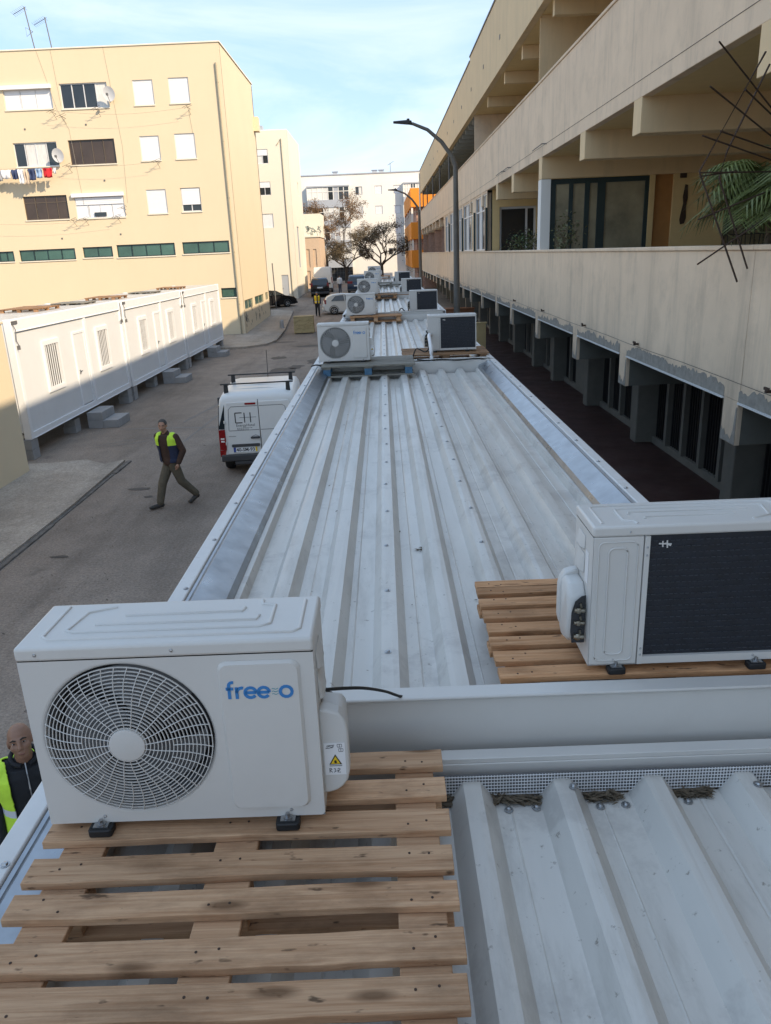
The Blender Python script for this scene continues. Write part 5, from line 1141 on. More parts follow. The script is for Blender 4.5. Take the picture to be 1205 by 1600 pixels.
# ================================================================== BALCONY PLANTS AND RACK
t = thing('folding_clothes_rack', 'rusty bent rod clothes rack sticking out from the near balcony', 'clothes rack', (XF, 8.3, 4.55))
def RK(pts): return [(x-XF, y-8.3, z-4.55) for x, y, z in pts]
for pts in ([(3.58, 8.0, 6.21), (3.062, 8.0, 5.22), (3.53, 8.0, 4.19)], [(3.9, 8.6, 6.22), (3.56, 8.6, 5.455), (3.5, 8.6, 5.2), (3.89, 8.6, 4.29)]):
    q = MB(); q.tube(RK(pts), .0095, 6); q.build('bent_arm', MT['rust'], t)
for (a, b) in (((3.106, 7.9, 6.285), (4.1, 8.75, 5.78)), ((3.059, 7.9, 5.928), (4.1, 8.75, 5.56)), ((3.384, 7.9, 5.889), (4.1, 8.75, 5.74)), ((3.026, 7.9, 5.52), (4.15, 8.75, 5.34)), ((3.19, 7.9, 5.552), (4.15, 8.75, 5.44)), ((3.031, 7.9, 5.202), (4.2, 8.75, 5.246)), ((3.031, 7.9, 5.17), (3.55, 8.3, 5.235)), ((3.05, 7.9, 4.788), (4.2, 8.75, 5.10)), ((3.08, 7.9, 4.377), (4.2, 8.75, 4.86))):
    q = MB(); q.tube(RK([a, b]), .008, 6); q.build('rod', MT['rust'], t)
def palm(x, y, z, label, nf=16, seed=3, s=1.0, hz=.45):
    t = thing('potted_palm', label, 'plant', (x, y, z)); rr = random.Random(seed)
    m = MB(); m.tube([(0, 0, 0), (0, 0, .35)], [.16, .22], 14); m.build('pot', MT['terra'], t)
    m = MB(); m.tube([(0, 0, .3), (.02, 0, .8), (0, .03, .9+hz)], [.06, .05, .04], 8); m.build('stem', MT['straw'], t)
    for k in range(nf):
        a = 2*PI*k/nf+rr.uniform(-.25, .25); L = s*rr.uniform(.7, 1.15); up_ = rr.uniform(.1, 1.0); m = MB(); pts = []
        for j in range(9): q = j/8; pts.append(Vector((math.cos(a)*L*q*.85, math.sin(a)*L*q*.85, .85+hz+L*(up_*q-.95*q*q*(.5+up_*.4)))))
        m.tube(pts, [.008*(1-.7*j/8) for j in range(9)], 4)
        for j in range(1, 9):
            for sgn in (-1, 1):
                for h in (0, .5):
                    p = pts[j-1].lerp(pts[j], h); d = (pts[j]-pts[j-1]).normalized(); side = d.cross(Vector((0, 0, 1))).normalized()*sgn
                    l = s*.40*math.sin(PI*(j-.5+h)/9.5)+.05; e = p+(side*.75+d*.65+Vector((0, 0, -.25))).normalized()*l; nn = d*.014
                    m.quad(p-nn, p+nn, e+nn*.2, e-nn*.2)
        m.build('frond', MT['palm'], t)
palm(4.50, 9.5, 3.85, 'potted palm with dry fingered fronds behind the rusty clothes rack', 60, 3, 1.05)
palm(4.60, 8.75, 3.72, 'second potted palm at the right edge behind the parapet', 34, 8, .95)
def bush(x, y, z, label, mt, n=240, rx=.4, rz=.35, seed=1):
    t = thing('potted_plant', label, 'plant', (x, y, z), 0, 'potted plants on the gallery parapet'); rr = random.Random(seed)
    m = MB(); m.tube([(0, 0, -.3), (0, 0, 0)], [.13, .17], 12); m.build('pot', MT['terra'], t)
    m = MB(); st = MB()
    for k in range(12): a = rr.uniform(0, 6.3); st.tube([(0, 0, 0), (rx*.4*math.cos(a), rx*.4*math.sin(a), rz*.9), (rx*.8*math.cos(a), rx*.8*math.sin(a), rz*rr.uniform(.8, 1.7))], .006, 4)
    st.build('stem', MT['straw'], t)
    for k in range(n):
        p = Vector((rr.gauss(0, rx*.45), rr.gauss(0, rx*.45), rz+rr.gauss(0, rz*.5))); a = Vector((rr.uniform(-1, 1), rr.uniform(-1, 1), rr.uniform(-.6, .6))).normalized(); b = a.cross(Vector((rr.uniform(-1, 1), rr.uniform(-1, 1), 1))).normalized(); s = rr.uniform(.03, .06)
        m.quad(p-a*s, p+b*s*.45, p+a*s, p-b*s*.45)
    m.build('foliage', MT[mt], t)['kind'] = 'stuff'
bush(4.5, 25.6, 4.45, 'leafy green potted plant on the parapet below the dark sliding window', 'leafg', 320, .55, .35, 2)
bush(4.45, 23.4, 4.45, 'pale spiky potted plant on the parapet left of the white pillar', 'leafd', 160, .35, .3, 5)
bush(4.62, 20.3, 4.45, 'brownish shrub in a pot before the green glazed screen', 'leafd', 260, .36, .42, 7)
bush(4.35, 19.6, 4.40, 'small dark potted plant right of the brownish shrub', 'leafd', 90, .2, .2, 9)
bush(4.55, 27.6, 4.40, 'low dark potted plant at the far end of the planted parapet', 'leafd', 120, .35, .2, 11)
bush(4.55, 9.15, 4.42, 'dense straw green foliage low behind the rusty clothes rack', 'leafd', 520, .55, .5, 17)
bush(4.45, 29.9, 8.35, 'small dried plant on the upper floor parapet of the gallery', 'rust', 40, .16, .22, 13)

# ================================================================== VEHICLES
def wheel(t, x, y, r, w=.2, steer=0):
    s = 1 if x > 0 else -1; m = MB()
    prof = [(-w/2, r*.62), (-w/2, r*.93), (-w/2+.03, r), (w/2-.03, r), (w/2, r*.93), (w/2, r*.62)]
    m.loft([[(a, b*math.cos(2*PI*j/24), b*math.sin(2*PI*j/24)) for j in range(24)] for a, b in prof], cap=True); wo = m.build('wheel', MT['tyre'], t, (x, y, r), smooth=40)
    m = MB(); m.loft([[(s*(w/2+.004), b*math.cos(2*PI*j/20), b*math.sin(2*PI*j/20)) for j in range(20)] for b in (r*.62, r*.55)]+[[(s*(w/2-.03), r*.5*math.cos(2*PI*j/20), r*.5*math.sin(2*PI*j/20)) for j in range(20)]], cap=False)
    for k in range(5): a = 2*PI*k/5; m.tube([(s*(w/2-.01), 0, 0), (s*(w/2-.005), r*.57*math.cos(a), r*.57*math.sin(a))], r*.08, 6)
    m.build('rim', MT['rim'], wo)
def car(name, label, cat, loc, rz, prof, belt, W, paint, win_side, rear=None, front=None, wheels=((-1.3, .31), (1.3, .31)), lights=None, plate=None, bump=True, taper=.80, name2=None):
    """profile (y, z) closed, rear at -y; vertices above belt are drawn in (greenhouse)"""
    t = thing(name, label, cat, loc, rz); zt = max(z for y, z in prof)
    def wx(z, s):
        w_ = W/2; k = 1 if z <= belt else 1-(1-taper)*(z-belt)/(zt-belt)
        if z < .35: k *= .97
        return s*w_*k
    m = MB(); n = len(prof); rings = []
    for f in (-1, -.9, 0, .9, 1):
        ins = .965 if abs(f) == 1 else 1
        cy = sum(y for y, z in prof)/n; cz = sum(z for y, z in prof)/n
        rings.append([(wx(z, f) if abs(f) != 1 else wx(z, f), cy+(y-cy)*(ins if abs(f) == 1 else 1), cz+(z-cz)*(.95 if abs(f) == 1 else 1)) for y, z in prof])
    m.loft(rings); m.build('body', paint, t, smooth=38)
    # glass, a few mm proud of the tapered sides
    for poly in win_side:
        for s in (-1, 1):
            c = [(wx(z, s)+s*.006, y, z) for y, z in poly]; c2 = [(wx(z, s)-s*.02, y, z) for y, z in poly]; m = MB(); m.loft([c2, c]); m.build('side_window', MT['glass'], t)
    for nm, seg in (('rear_window', rear), ('windscreen', front)):
        if not seg: continue
        (y0, z0), (y1, z1) = seg; s = -1 if nm == 'rear_window' else 1; d = Vector((0, (z1-z0), -(y1-y0))).normalized()*.008*1
        if d.y*s < 0: d = -d
        a0, a1 = wx(z0, 1)*.86, wx(z1, 1)*.86; m = MB()
        f1 = [Vector((-a0, y0, z0))+d, Vector((a0, y0, z0))+d, Vector((a1, y1, z1))+d, Vector((-a1, y1, z1))+d]; m.loft([[p-d*3 for p in f1], f1]); m.build(nm, MT['glass'], t)
    yr = min(y for y, z in prof); yf = max(y for y, z in prof)
    for y, r in wheels:
        for s in (-1, 1):
            wheel(t, s*(W/2-.10), y, r)
            m = MB(); m.tube([(s*(W/2+.004), y+(r+.05)*math.cos(R(a)), r+(r+.05)*math.sin(R(a))) for a in range(0, 181, 20)], .022, 5); m.build('wheel_arch', MT['bumper'], t)
    if lights:
        (y, z0, z1, wl) = lights
        for s in (-1, 1): m = MB(); m.box(s*(W/2-wl), s*(W/2-.01), y-.03, y+.12, z0, z1); m.build('tail_light', MT['tail'], t, bevel=.02)
    if plate: m = MB(); m.box(-.26, .26, yr-.012, yr+.05, plate, plate+.11); m.build('number_plate', MT['sticker'], t)
    for ya, yb_ in ((yr-.05, yr+.1), (yf-.1, yf+.04)): m = MB(); m.box(-W/2+.03, W/2-.03, ya, yb_, .26, .46); m.build('bumper', MT['bumper'] if paint != MT['silver'] else paint, t, bevel=.03)
    for s in (-1, 1): m = MB(); m.box(s*(W/2-.03), s*(W/2+.16), .75, .85, belt-.02, belt+.14); m.build('mirror', MT['bumper'], t, bevel=.03)
    return t
hatch = [(-2.05, .35), (-2.1, .62), (-2.02, .95), (-1.75, 1.30), (-1.35, 1.45), (-.6, 1.5), (.15, 1.45), (.95, .98), (1.75, .86), (2.05, .68), (2.1, .35), (1.9, .22), (-1.85, .22)]
sedan = [(-2.25, .4), (-2.3, .65), (-2.25, .98), (-1.5, 1.05), (-.85, 1.42), (-.2, 1.46), (.4, 1.40), (1.15, 1.0), (2.0, .85), (2.25, .65), (2.3, .35), (2.1, .22), (-2.1, .22)]
mpv = [(-2.1, .4), (-2.17, .7), (-2.1, 1.0), (-1.85, 1.55), (-1.6, 1.68), (-.3, 1.74), (.5, 1.62), (1.3, 1.08), (1.95, .9), (2.15, .65), (2.15, .35), (1.95, .22), (-1.95, .22)]
bigvan = [(-2.7, .35), (-2.75, .8), (-2.7, 2.3), (-2.6, 2.5), (1.2, 2.5), (1.7, 2.3), (2.3, 1.35), (2.85, 1.1), (2.95, .6), (2.9, .35)]
car('silver_hatchback', 'silver grey hatchback parked side on behind the third fan-side unit', 'car', (-2.55, 60.6, gz(60)), R(-84), hatch, .95, 1.78, MT['silver'], [[(-1.5, 1.0), (-1.15, 1.36), (-.55, 1.4), (-.5, 1.0)], [(-.42, 1.0), (-.45, 1.4), (.1, 1.36), (.7, 1.0)]], ((-1.98, 1.0), (-1.73, 1.3)), ((.9, 1.02), (.25, 1.4)), lights=(-1.98, .8, 1.1, .25), plate=.6)
car('black_saloon', 'black saloon half hidden behind the yellow block corner', 'car', (-9.75, 67.6, gz(67)), R(-52), sedan, .98, 1.8, MT['blackcar'], [[(-.95, 1.03), (-.75, 1.36), (-.15, 1.38), (-.1, 1.03)], [(0, 1.03), (-.02, 1.38), (.38, 1.33), (.85, 1.03)]], ((-1.4, 1.1), (-.95, 1.36)), ((1.1, 1.05), (.5, 1.34)), lights=(-2.22, .72, .92, .35), plate=.55)
car('black_mpv', 'black compact van with rear window parked before the big white van', 'car', (-6.15, 78.0, gz(78)), R(4), mpv, 1.02, 1.75, MT['blackcar'], [[(-1.75, 1.1), (-1.6, 1.52), (-.8, 1.58), (-.75, 1.1)], [(-.65, 1.1), (-.68, 1.58), (.2, 1.56), (.8, 1.1)]], ((-2.07, 1.08), (-1.88, 1.52)), ((1.25, 1.12), (.6, 1.54)), lights=(-2.08, .85, 1.25, .2), plate=.78)
car('white_panel_van', 'big white high roofed van parked beyond the black compact van', 'van', (-6.35, 85.5, 1.0), R(3), bigvan, 1.4, 2.0, MT['vanw'], [[(.9, 1.45), (.9, 2.1), (1.5, 2.1), (1.95, 1.45)]], None, ((2.3, 1.38), (1.75, 2.2)), wheels=((-1.6, .36), (1.8, .36)), lights=(-2.68, .9, 1.5, .14), plate=.7, taper=.92)
car('navy_people_carrier', 'navy blue people carrier seen from behind beside the far outdoor units', 'car', (-2.6, 79.6, 1.0), R(1), mpv, 1.02, 1.8, MT['navycar'], [[(-1.75, 1.1), (-1.6, 1.52), (-.8, 1.58), (-.75, 1.1)], [(-.65, 1.1), (-.68, 1.58), (.2, 1.56), (.8, 1.1)]], ((-2.07, 1.08), (-1.88, 1.52)), ((1.25, 1.12), (.6, 1.54)), lights=(-2.08, .95, 1.18, .5), plate=.7)

# lettered delivery van, seen from behind
def small_van():
    t = thing('white_delivery_van', 'white delivery van with black roof bars and dark lettering on its back door', 'van', (-2.86, 16.72, 0), R(4))
    W = 1.82; L = 4.2; m = MB(); rings = []
    def ring(y, zt_, k, zb=.36):
        r = [(-.5, 0), (-.5, .25), (-.497, .45), (-.488, .62), (-.465, .85), (-.45, .93), (-.42, .98), (-.34, 1.0)]; pts = [(x*W*k, y, zb+(zt_-zb)*z) for x, z in r]; return pts+[(-x, y_, z) for x, y_, z in reversed(pts)]
    for y, zt_, k in ((0, 1.72, .975), (.03, 1.78, .985), (.10, 1.82, .995), (.5, 1.84, 1), (2.2, 1.84, 1), (2.75, 1.78, 1), (3.45, 1.18, .99), (4.0, 1.02, .95), (4.2, .85, .88)): rings.append(ring(y, zt_, k))
    m.loft(rings); m.build('body', MT['vanw'], t, smooth=45)
    # rear doors: two leaves, slightly proud, left one wider
    def leaf(x0, x1, nm):
        m = MB(); q = .09; pts = [(x0, .50), (x1, .50), (x1*.97 if x1 > .5 else x1, 1.20), (x1*.93 if x1 > .5 else x1, 1.66), (x0*.93 if x0 < -.5 else x0, 1.66), (x0*.97 if x0 < -.5 else x0, 1.20)]
        m.loft([[(x, .02, z) for x, z in pts], [(x, -.018-.0*z, z) for x, z in pts]]); d = m.build(nm, MT['vanw'], t, bevel=.018, seg=3)
        m = MB(); xa, xb = (x0*.9 if x0 < -.5 else x0+.012), (x1*.9 if x1 > .5 else x1-.012)
        lp = [(xa, .70), (xa, 1.05)]; p = [(xa+.0, 1.04), (xa+.03, 1.50), (xa+.09, 1.56), (xb-.09 if x1 > .5 else xb, 1.56)]
        if x1 > .5: p = [(xa, 1.56), (xb-.12, 1.56), (xb-.06, 1.52), (xb-.02, 1.04)]
        ribbon(m, p, .010, -.0185, .0012); ribbon(m, [(xa, 1.03), (xb, 1.03)], .010, -.0185, .002); m.build('pressing_line', MT['bumper'], d); return d
    dl = leaf(-.735, .012, 'rear_door'); dr = leaf(.024, .735, 'rear_door')
    m = MB(); m.box(.012, .024, -.004, .03, .5, 1.7); m.build('door_gap', MT['vangap'], t)
    m = MB(); m.prism(rrect(-.20, .005, .84, .88, .015, 3), 'y', -.055, -.018); ribbon(m, [(-.17, .885), (-.09, .915), (-.02, .885)], .008, -.02, .004); m.build('door_handle', MT['bumper'], dl)
    m = MB(); m.prism(rrect(-.63, -.01, .665, .725, .02, 3), 'y', -.05, -.018); m.build('plate_lamp_bar', MT['bumper'], dl)
    m = MB(); m.box(-.68, -.52, -.022, -.018, .90, .908); m.build('badge', MT['bumper'], dl)
    m = MB(); m.prism(rrect(-.27, -.03, 1.595, 1.635, .015, 3), 'y', -.035, -.01); m.build('brake_light', MT['tail'], t)
    # plate
    m = MB(); m.box(-.60, -.08, -.032, -.019, .545, .655); pl = m.build('number_plate', MT['sticker'], dl)
    m = MB(); m.box(-.60, -.55, -.0335, -.0322, .546, .654); m.build('plate_band', MT['plateblue'], pl)
    m = MB(); m.box(-.12, -.08, -.0335, -.0322, .546, .654); m.build('plate_band', MT['yellow'], pl)
    link('plate_text', text_mesh('40-SM-93', .105, MT['ink'], .0005, bold=.002), pl, (-.335, -.0335, .563), rot=(PI/2, 0, 0))
    # lettering: square E and H joined by a line
    m = MB(); zb, h = 1.20, .22; x0 = -.50
    ribbon(m, [(x0, zb), (x0, zb+h)], .022, -.019, .0015); ribbon(m, [(x0, zb+h), (x0+.15, zb+h)], .022, -.019, .0018); ribbon(m, [(x0, zb), (x0+.15, zb)], .022, -.019, .0018)
    ribbon(m, [(x0+.2, zb), (x0+.2, zb+h)], .022, -.019, .0015); ribbon(m, [(x0+.33, zb), (x0+.33, zb+h)], .022, -.019, .0015); ribbon(m, [(x0+.09, zb+h*.52), (x0+.46, zb+h*.52)], .008, -.019, .0013)
    m.build('door_emblem', MT['ink'], dl)
    link('door_lettering', text_mesh('EnergyHotel', .082, MT['ink'], .0006), dl, (-.29, -.019, 1.115), rot=(PI/2, 0, 0))
    link('door_lettering', text_mesh('solucoes de energia', .03, MT['ink'], .0006), dl, (-.24, -.019, 1.075), rot=(PI/2, 0, 0)) if False else None
    m = MB()
    for z, a, b in ((1.075, -.48, -.16), (1.045, -.48, -.24)):
        x = a
        while x < b: l = random.uniform(.015, .035); m.box(x, x+l, -.0192, -.0185, z, z+.012); x += l+.012
    m.build('small_print', MT['bumper'], dl)
    # lights, dark corner strips, bumper
    for s in (-1, 1):
        m = MB(); m.loft([[(s*.75, -.02, .60), (s*.90, -.0, .60), (s*.895, -.0, 1.06), (s*.75, -.02, 1.06)], [(s*.75, .05, .60), (s*.918, .16, .60), (s*.915, .16, 1.06), (s*.75, .05, 1.06)]]); tl = m.build('tail_light', MT['tail'], t, bevel=.008)
        m = MB()
        for z in (.78, .84): m.loft([[(s*.78, -.024, z), (s*.86, -.012, z), (s*.86, -.012, z+.035), (s*.78, -.024, z+.035)], [(s*.78, .02, z), (s*.86, .03, z), (s*.86, .03, z+.035), (s*.78, .02, z+.035)]])
        m.build('light_segment', MT['clear'], tl)
        m = MB(); m.loft([[(s*.755, -.012, 1.07), (s*.893, .0, 1.07), (s*.845, .03, 1.58), (s*.715, .0, 1.62)], [(s*.755, .05, 1.07), (s*.905, .16, 1.07), (s*.86, .16, 1.58), (s*.715, .06, 1.62)]]); m.build('corner_strip', MT['glass'], t)
        m = MB(); m.loft([[(s*.80, -.04, .45), (s*.905, .0, .45), (s*.905, .0, .598), (s*.76, -.02, .598)], [(s*.80, .1, .45), (s*.91, .2, .45), (s*.91, .2, .598), (s*.76, .1, .598)]]); m.build('lower_reflector', MT['tail'], t)
        m = MB(); m.loft([[(s*W*.482, .7, 1.2), (s*W*.482, 1.9, 1.2), (s*W*.462, 1.9, 1.62), (s*W*.462, .7, 1.62)], [(s*W*.505, .7, 1.2), (s*W*.505, 1.9, 1.2), (s*W*.478, 1.9, 1.62), (s*W*.478, .7, 1.62)]]); m.build('side_window', MT['glass'], t)
        m = MB(); m.tube([(s*W*.49, 2.55, 1.1), (s*(W*.5+.11), 2.5, 1.12)], .025, 6); m.box(s*(W*.5+.06), s*(W*.5+.30), 2.44, 2.54, 1.06, 1.36); m.build('mirror', MT['bumper'], t, bevel=.03)
        for y in (.75, 3.45): wheel(t, s*(W/2-.12), y, .315)
        m = MB(); m.box(s*.4, s*.86, .1, .0, .3, .4)
        for z in (.72, 1.2): m = MB(); m.cyl((s*.742, -.03, z), (s*.742, -.03, z+.06), .018, 8); m.build('hinge', MT['vanw'], t)
    m = MB(); m.loft([[(-.88, -.045, .34), (.88, -.045, .34), (.88, -.05, .495), (-.88, -.05, .495)], [(-.90, .25, .30), (.90, .25, .30), (.90, .25, .495), (-.90, .25, .495)]]); m.box(-.6, .6, -.03, .2, .25, .338); m.build('rear_bumper', MT['bumper'], t, bevel=.025)
    # roof bars
    for y in (.32, 1.75):
        m = MB(); m.box(-.80, .80, y-.025, y+.025, 1.99, 2.018); rb = m.build('roof_bar', MT['ink'], t, bevel=.01)
        for s in (-1, 1): m = MB(); m.prism([(s*.68-.05, 1.78), (s*.68+.05, 1.78), (s*.68+.04, 1.989), (s*.68-.04, 1.989)], 'y', y-.035, y+.035); m.build('bar_foot', MT['ink'], rb)
    m = MB(); m.cyl((.1, 2.3, 1.84), (.12, 2.2, 2.5), .008, 5); m.build('aerial', MT['ink'], t)
    for y, z in ((.62, 1.845), (1.1, 1.846)): m = MB(); m.tube([(-.6, y, z-.02), (0, y+.02, z+.004), (.6, y, z-.02)], .018, 6); m.build('roof_rib', MT['vanw'], t)
small_van()

# ================================================================== PEOPLE
def head_prims(b, c, s=1.0):
    """head about centre c, facing -y"""
    E = lambda d, rx, ry, rz: b.ell(c+Vector(d)*s, rx*s, ry*s, rz*s, 16)
    E((0, .012, .03), .076, .094, .088); E((0, -.022, -.035), .062, .070, .075); E((0, -.040, -.085), .040, .045, .032)
    E((-.038, -.062, -.02), .026, .024, .028); E((.038, -.062, -.02), .026, .024, .028)
    E((0, -.074, .026), .056, .018, .014)
    b.capsule(c+Vector((0, -.086, .012))*s, .010*s, c+Vector((0, -.110, -.024))*s, .015*s, 10)
    E((-.013, -.096, -.028), .010, .010, .008); E((.013, -.096, -.028), .010, .010, .008)
    E((0, -.088, -.056), .026, .012, .008); E((0, -.087, -.067), .023, .011, .008)
    for q in (-1, 1): E((q*.078, .012, -.008), .010, .022, .034)
def hand_prims(b, p, d, side, s=1.0, curl=.5):
    """relaxed hand: palm at p pointing along d"""
    d = Vector(d).normalized(); side = Vector(side).normalized(); n = d.cross(side).normalized()
    b.ell(p+d*.045*s, .030*s, .030*s, .046*s, 10); b.ell(p+d*.06*s, .036*s, .022*s, .036*s, 10)
    for k, l in enumerate((.066, .076, .070, .055)):
        r0 = p+d*.085*s+side*(.027-.018*k)*s; m1 = r0+(d+n*curl*.4)*l*.5*s; m2 = m1+(d*.6+n*curl)*l*.5*s
        b.capsule(r0, .0085*s, m1, .008*s, 8); b.capsule(m1, .008*s, m2, .0065*s, 8)
    t0 = p+d*.03*s+side*.03*s; t1 = t0+(d*.7+side*.6)*.035*s; t2 = t1+(d+n*.4)*.028*s
    b.capsule(t0, .012*s, t1, .010*s, 8); b.capsule(t1, .010*s, t2, .008*s, 8)
def torso_prims(b, J, g=0, z0=None, z1=None):
    g = g+J.get('bulk', 0)
    """tapered ellipses from pelvis to shoulders, along J spine points"""
    secs = [(0, .165, .115), (.18, .158, .112), (.4, .155, .112), (.65, .180, .122), (.85, .185, .115), (.97, .13, .095)]
    P, S = J['pelvis'], J['neck']; rings = []; f = J['side']; dep = J['dep']
    for t_, rx, ry in secs:
        c = P.lerp(S, t_); rings.append([c+f*(rx+g)*math.cos(2*PI*k/18)+dep*(ry+g)*math.sin(2*PI*k/18) for k in range(18)])
    b.loft(rings); b.ell(P, .165+g, .12+g, .10+g, 14)
def person(label, loc, rz, J, cloth, voxel=.013, skin='skin', head_rot=(0, 0, 0), hair=None, sc=1.0, fine=False, cap=None, grp=None, curl=.5, bulk=0):
    t = thing('person', label, 'person', loc, rz, grp); V = {k: Vector(v) for k, v in J.items()}
    V['bulk'] = bulk; V['side'] = (V['shL']-V['shR']).normalized(); V['dep'] = V['side'].cross(Vector((0, 0, 1))).normalized()
    b = MB(); torso_prims(b, V); up_ = V['neck']
    b.capsule(V['neck']-Vector((0, 0, .04)), .062, V['head']-Vector((0, -.01, .06)), .054)
    hb_ = MB(); head_prims(hb_, Vector((0, 0, 0)))
    Mh = Matrix.Translation(V['head']) @ (Matrix.Rotation(R(head_rot[2]), 4, 'Z') @ Matrix.Rotation(R(head_rot[0]), 4, 'X') @ Matrix.Rotation(R(head_rot[1]), 4, 'Y'))
    b.add([Mh @ Vector(p) for p in hb_.v], hb_.f)
    for s in 'LR':
        b.capsule(V['sh'+s], .056, V['el'+s], .043); b.capsule(V['el'+s], .042, V['wr'+s], .028)
        hd = (V['wr'+s]-V['el'+s]).normalized(); hand_prims(b, V['wr'+s], hd+Vector((0, 0, -.2)), V['thumb'], curl=curl)
        b.capsule(V['hip'+s], .085, V['kn'+s], .058); b.capsule(V['kn'+s], .058, V['an'+s], .038)
        b.capsule(V['an'+s]-Vector((0, 0, .03)), .04, V['toe'+s], .03)
    link('body', remesh(b, 'body', MT[skin], voxel, 2), t)
    def L(*p): return Mh @ Vector(p)
    # eyes, brows, lips
    for s in (-1, 1):
        m = MB(); m.ell(L(s*.031, -.0765, .012), .0125, .008, .0050, 10); e = m.build('eye', MT['eyew'], t, smooth=60)
        m = MB(); m.ell(L(s*.031, -.0835, .012), .0058, .003, .0056, 8); m.build('iris', MT['eyed'], e)
        m = MB(); m.tube([L(s*.014, -.090, .030), L(s*.032, -.087, .037), L(s*.052, -.074, .030)], [.005, .006, .003], 6); m.build('eyebrow', MT['stub'], t)
    m = MB(); m.ell(L(0, -.0965, -.0615), .023, .006, .003, 10); m.build('lips', MT['lip'], t)
    if hair:
        h = MB(); q = MB(); q.ell((0, .022, .040), .083, .094, .088, 18); h.add([L(*p) for p in q.v], q.f)
        me = remesh(h, 'hair', MT[hair], voxel*.7, 1); bm = bmesh.new(); bm.from_mesh(me); Mi = Mh.inverted()
        bmesh.ops.delete(bm, geom=[v for v in bm.verts if ((Mi @ v.co).y < -.045 and (Mi @ v.co).z < .085) or (Mi @ v.co).z < (-.01 if (Mi @ v.co).y < .03 else -.05)], context='VERTS'); bm.to_mesh(me); bm.free(); link('hair', me, t)
    if cap:
        h = MB(); q = MB(); q.ell((0, .01, .055), .088, .105, .075, 14); q.ell((0, -.10, .05), .06, .06, .012, 12); h.add([L(*p) for p in q.v], q.f); link('helmet', remesh(h, 'helmet', MT[cap], voxel, 1), t)
    # clothes
    def legs(g):
        b = MB(); b.ell(V['pelvis'], .168+g, .122+g, .11, 14)
        for s in 'LR':
            b.capsule(V['hip'+s], .095+g+bulk*.5, V['kn'+s], .074+g+bulk*.4); b.capsule(V['kn'+s], .074+g+bulk*.4, V['an'+s]+Vector((0, 0, .03)), .062+g+bulk*.3)
        return b
    link('trousers', remesh(legs(.004), 'trousers', MT[cloth['legs']], voxel, 2), t)
    b = MB(); torso_prims(b, V, .016)
    for s in 'LR': b.capsule(V['sh'+s], .070+bulk*.3, V['el'+s], .056+bulk*.4); b.capsule(V['el'+s], .056+bulk*.4, V['wr'+s].lerp(V['el'+s], .08), .042+bulk*.4); b.ell(V['sh'+s].lerp(V['neck'], .4), .07, .07, .06, 12)
    b.capsule(V['neck']-Vector((0, 0, .05)), .082, V['neck']+Vector((0, 0, .012)), .072)
    link(cloth.get('topname', 'jumper'), remesh(b, 'top', MT[cloth['top']], voxel, 2), t)
    for s in 'LR':
        b = MB(); a, q = V['an'+s], V['toe'+s]; d = (q-a); d.z = 0; d = d.normalized(); b.capsule(a+Vector((0, 0, -.02)), .052, a+Vector((0, 0, -.035))-d*.03, .05); b.capsule(a-Vector((0, 0, .035)), .05, q, .042); b.ell(q+d*.02, .045, .045, .035, 12)
        link('shoe', remesh(b, 'shoe', MT['shoe'], voxel*.8, 1), t)
    if 'vest' in cloth:
        b = MB(); torso_prims(b, V, .034)
        for s in 'LR': b.ell(V['sh'+s].lerp(V['neck'], .35)+Vector((0, 0, -.0)), .085, .085, .07, 12)
        me = remesh(b, 'vest', [MT[q] for q in cloth['vest']], voxel, 2); bm = bmesh.new(); bm.from_mesh(me); P = V['pelvis']; Nk = V['neck']; f = V['side']; dp = V['dep']
        def kill(v):
            q = v-P; x = q.dot(f); y = q.dot(dp); z = q.z; H = Nk.z-P.z
            if z < -.02 or z > H+.035: return True
            xa = abs(x)
            if (v-Vector((Nk.x, Nk.y, v.z))).length < .085 and z > H*.88: return True
            return y*cloth.get('fs', 1) > .0 and xa < cloth.get('open', .075)
        bmesh.ops.delete(bm, geom=[v for v in bm.verts if kill(v.co)], context='VERTS')
        for fc in bm.faces:
            z = (fc.calc_center_median()-P).z/(Nk.z-P.z); fc.material_index = cloth['zone'](z)
        for _ in range(6):
            bv = [v for v in bm.verts if v.is_boundary]
            bmesh.ops.smooth_vert(bm, verts=bv, factor=.5, use_axis_x=True, use_axis_y=True, use_axis_z=True)
        bm.to_mesh(me); bm.free(); o = link('vest', me, t); sm = o.modifiers.new('thick', 'SOLIDIFY'); sm.thickness = .008; sm.offset = 1
    return t
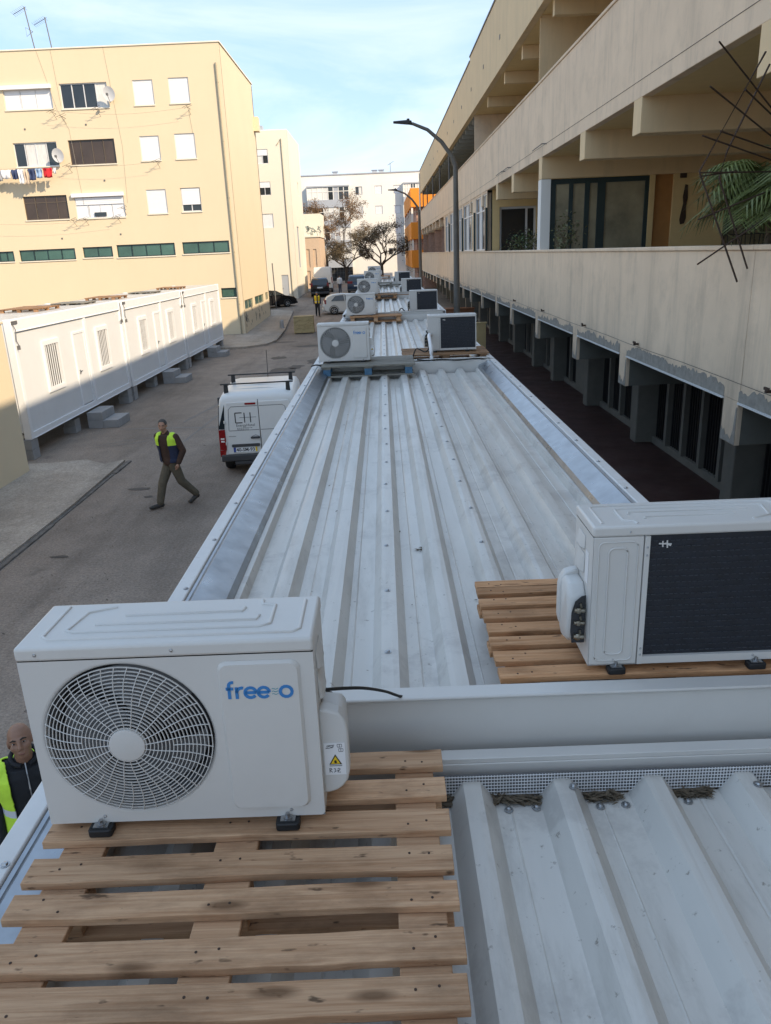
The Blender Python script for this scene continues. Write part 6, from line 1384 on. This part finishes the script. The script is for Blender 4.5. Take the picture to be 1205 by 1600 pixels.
# local frame: the figure faces -y, its left is +x
def pose(h=1.75, **k):
    s = h/1.75; J = dict(pelvis=(0, 0, .95), neck=(0, .0, 1.47), head=(0, -.02, 1.635), shL=(.185, .01, 1.41), shR=(-.185, .01, 1.41), elL=(.24, .04, 1.13), elR=(-.24, .04, 1.13), wrL=(.25, -.05, .89), wrR=(-.25, -.05, .89),
                         hipL=(.085, 0, .91), hipR=(-.085, 0, .91), knL=(.09, -.02, .50), knR=(-.09, -.02, .50), anL=(.09, .02, .09), anR=(-.09, .02, .09), toeL=(.11, -.15, .04), toeR=(-.11, -.15, .04), thumb=(0, -1, 0))
    J.update(k); return {a: (tuple(c*s for c in b) if a != 'thumb' else b) for a, b in J.items()}
person('walking man in dark jumper with open navy and yellow vest beside the white van', (-4.28, 14.62, 0), R(-48), pose(1.76,
       pelvis=(0, 0, .93), neck=(0, -.04, 1.46), head=(.0, -.085, 1.625), hipL=(.085, -.01, .90), hipR=(-.085, .01, .90), knL=(.08, .12, .50), anL=(.07, .40, .16), toeL=(.08, .27, .045), knR=(-.08, -.20, .50), anR=(-.08, -.30, .10), toeR=(-.10, -.47, .05),
       shL=(.175, .06, 1.40), shR=(-.175, -.13, 1.40), elL=(.245, .15, 1.13), wrL=(.235, .03, .90), elR=(-.26, -.05, 1.14), wrR=(-.22, .10, .95)), dict(legs='khaki', top='brown', vest=['navy', 'hivis'], zone=lambda z: 1 if z > .62 else 0, fs=1, open=.085), voxel=.012, hair='hair', head_rot=(8, 0, 48), bulk=.022)
person('bald man in black zipped jacket and yellow vest looking up beside the closest unit', (-2.575, 4.46, 0), R(28), pose(1.70, head=(0, -.035, 1.64), neck=(0, .01, 1.46)), dict(legs='navy', top='blackcloth', topname='jacket', vest=['hivis', 'reflect'], zone=lambda z: 1 if .30 < z < .40 else 0, fs=1, open=.11), voxel=.008, skin='skin2', head_rot=(-14, -6, -6))
person('small far worker in amber vest and dark helmet walking on the road', (-4.95, 59.2, gz(59)), R(10), pose(1.75, knL=(.09, -.12, .5), anL=(.09, -.15, .09), toeL=(.1, -.32, .04), knR=(-.09, .06, .5), anR=(-.09, .25, .12), toeR=(-.1, .12, .05)), dict(legs='blackcloth', top='navy', vest=['hiviso', 'reflect'], zone=lambda z: 1 if .18 < z < .28 else 0, fs=1, open=.02), voxel=.022, cap='navycar')
person('distant pedestrian in white shirt and jeans walking away', (-4.35, 80.5, 1.0), R(178), pose(1.72, knL=(.09, -.1, .5), anL=(.09, -.08, .09)), dict(legs='denim', top='shirt', topname='shirt'), voxel=.024, hair='hair')
# zip and collar on the bald man's jacket
bald = [o for o in bpy.data.objects if o.get('category') == 'person' and 'bald' in o['label']][0]
m = MB(); m.tube([(0, -.078, 1.445), (0, -.116, 1.38), (0, -.146, 1.28), (0, -.150, 1.05), (0, -.15, .95)], .005, 6); m.build('zip', MT['bolt'], bald)
m = MB(); m.tube([(.085*math.sin(R(a)), .0-.085*math.cos(R(a))+.01, 1.425+.025*(1-math.cos(R(a)))) for a in range(18, 343, 18)], .016, 8); m.build('collar', MT['blackcloth'], bald, smooth=60)
bpy.context.view_layer.update()
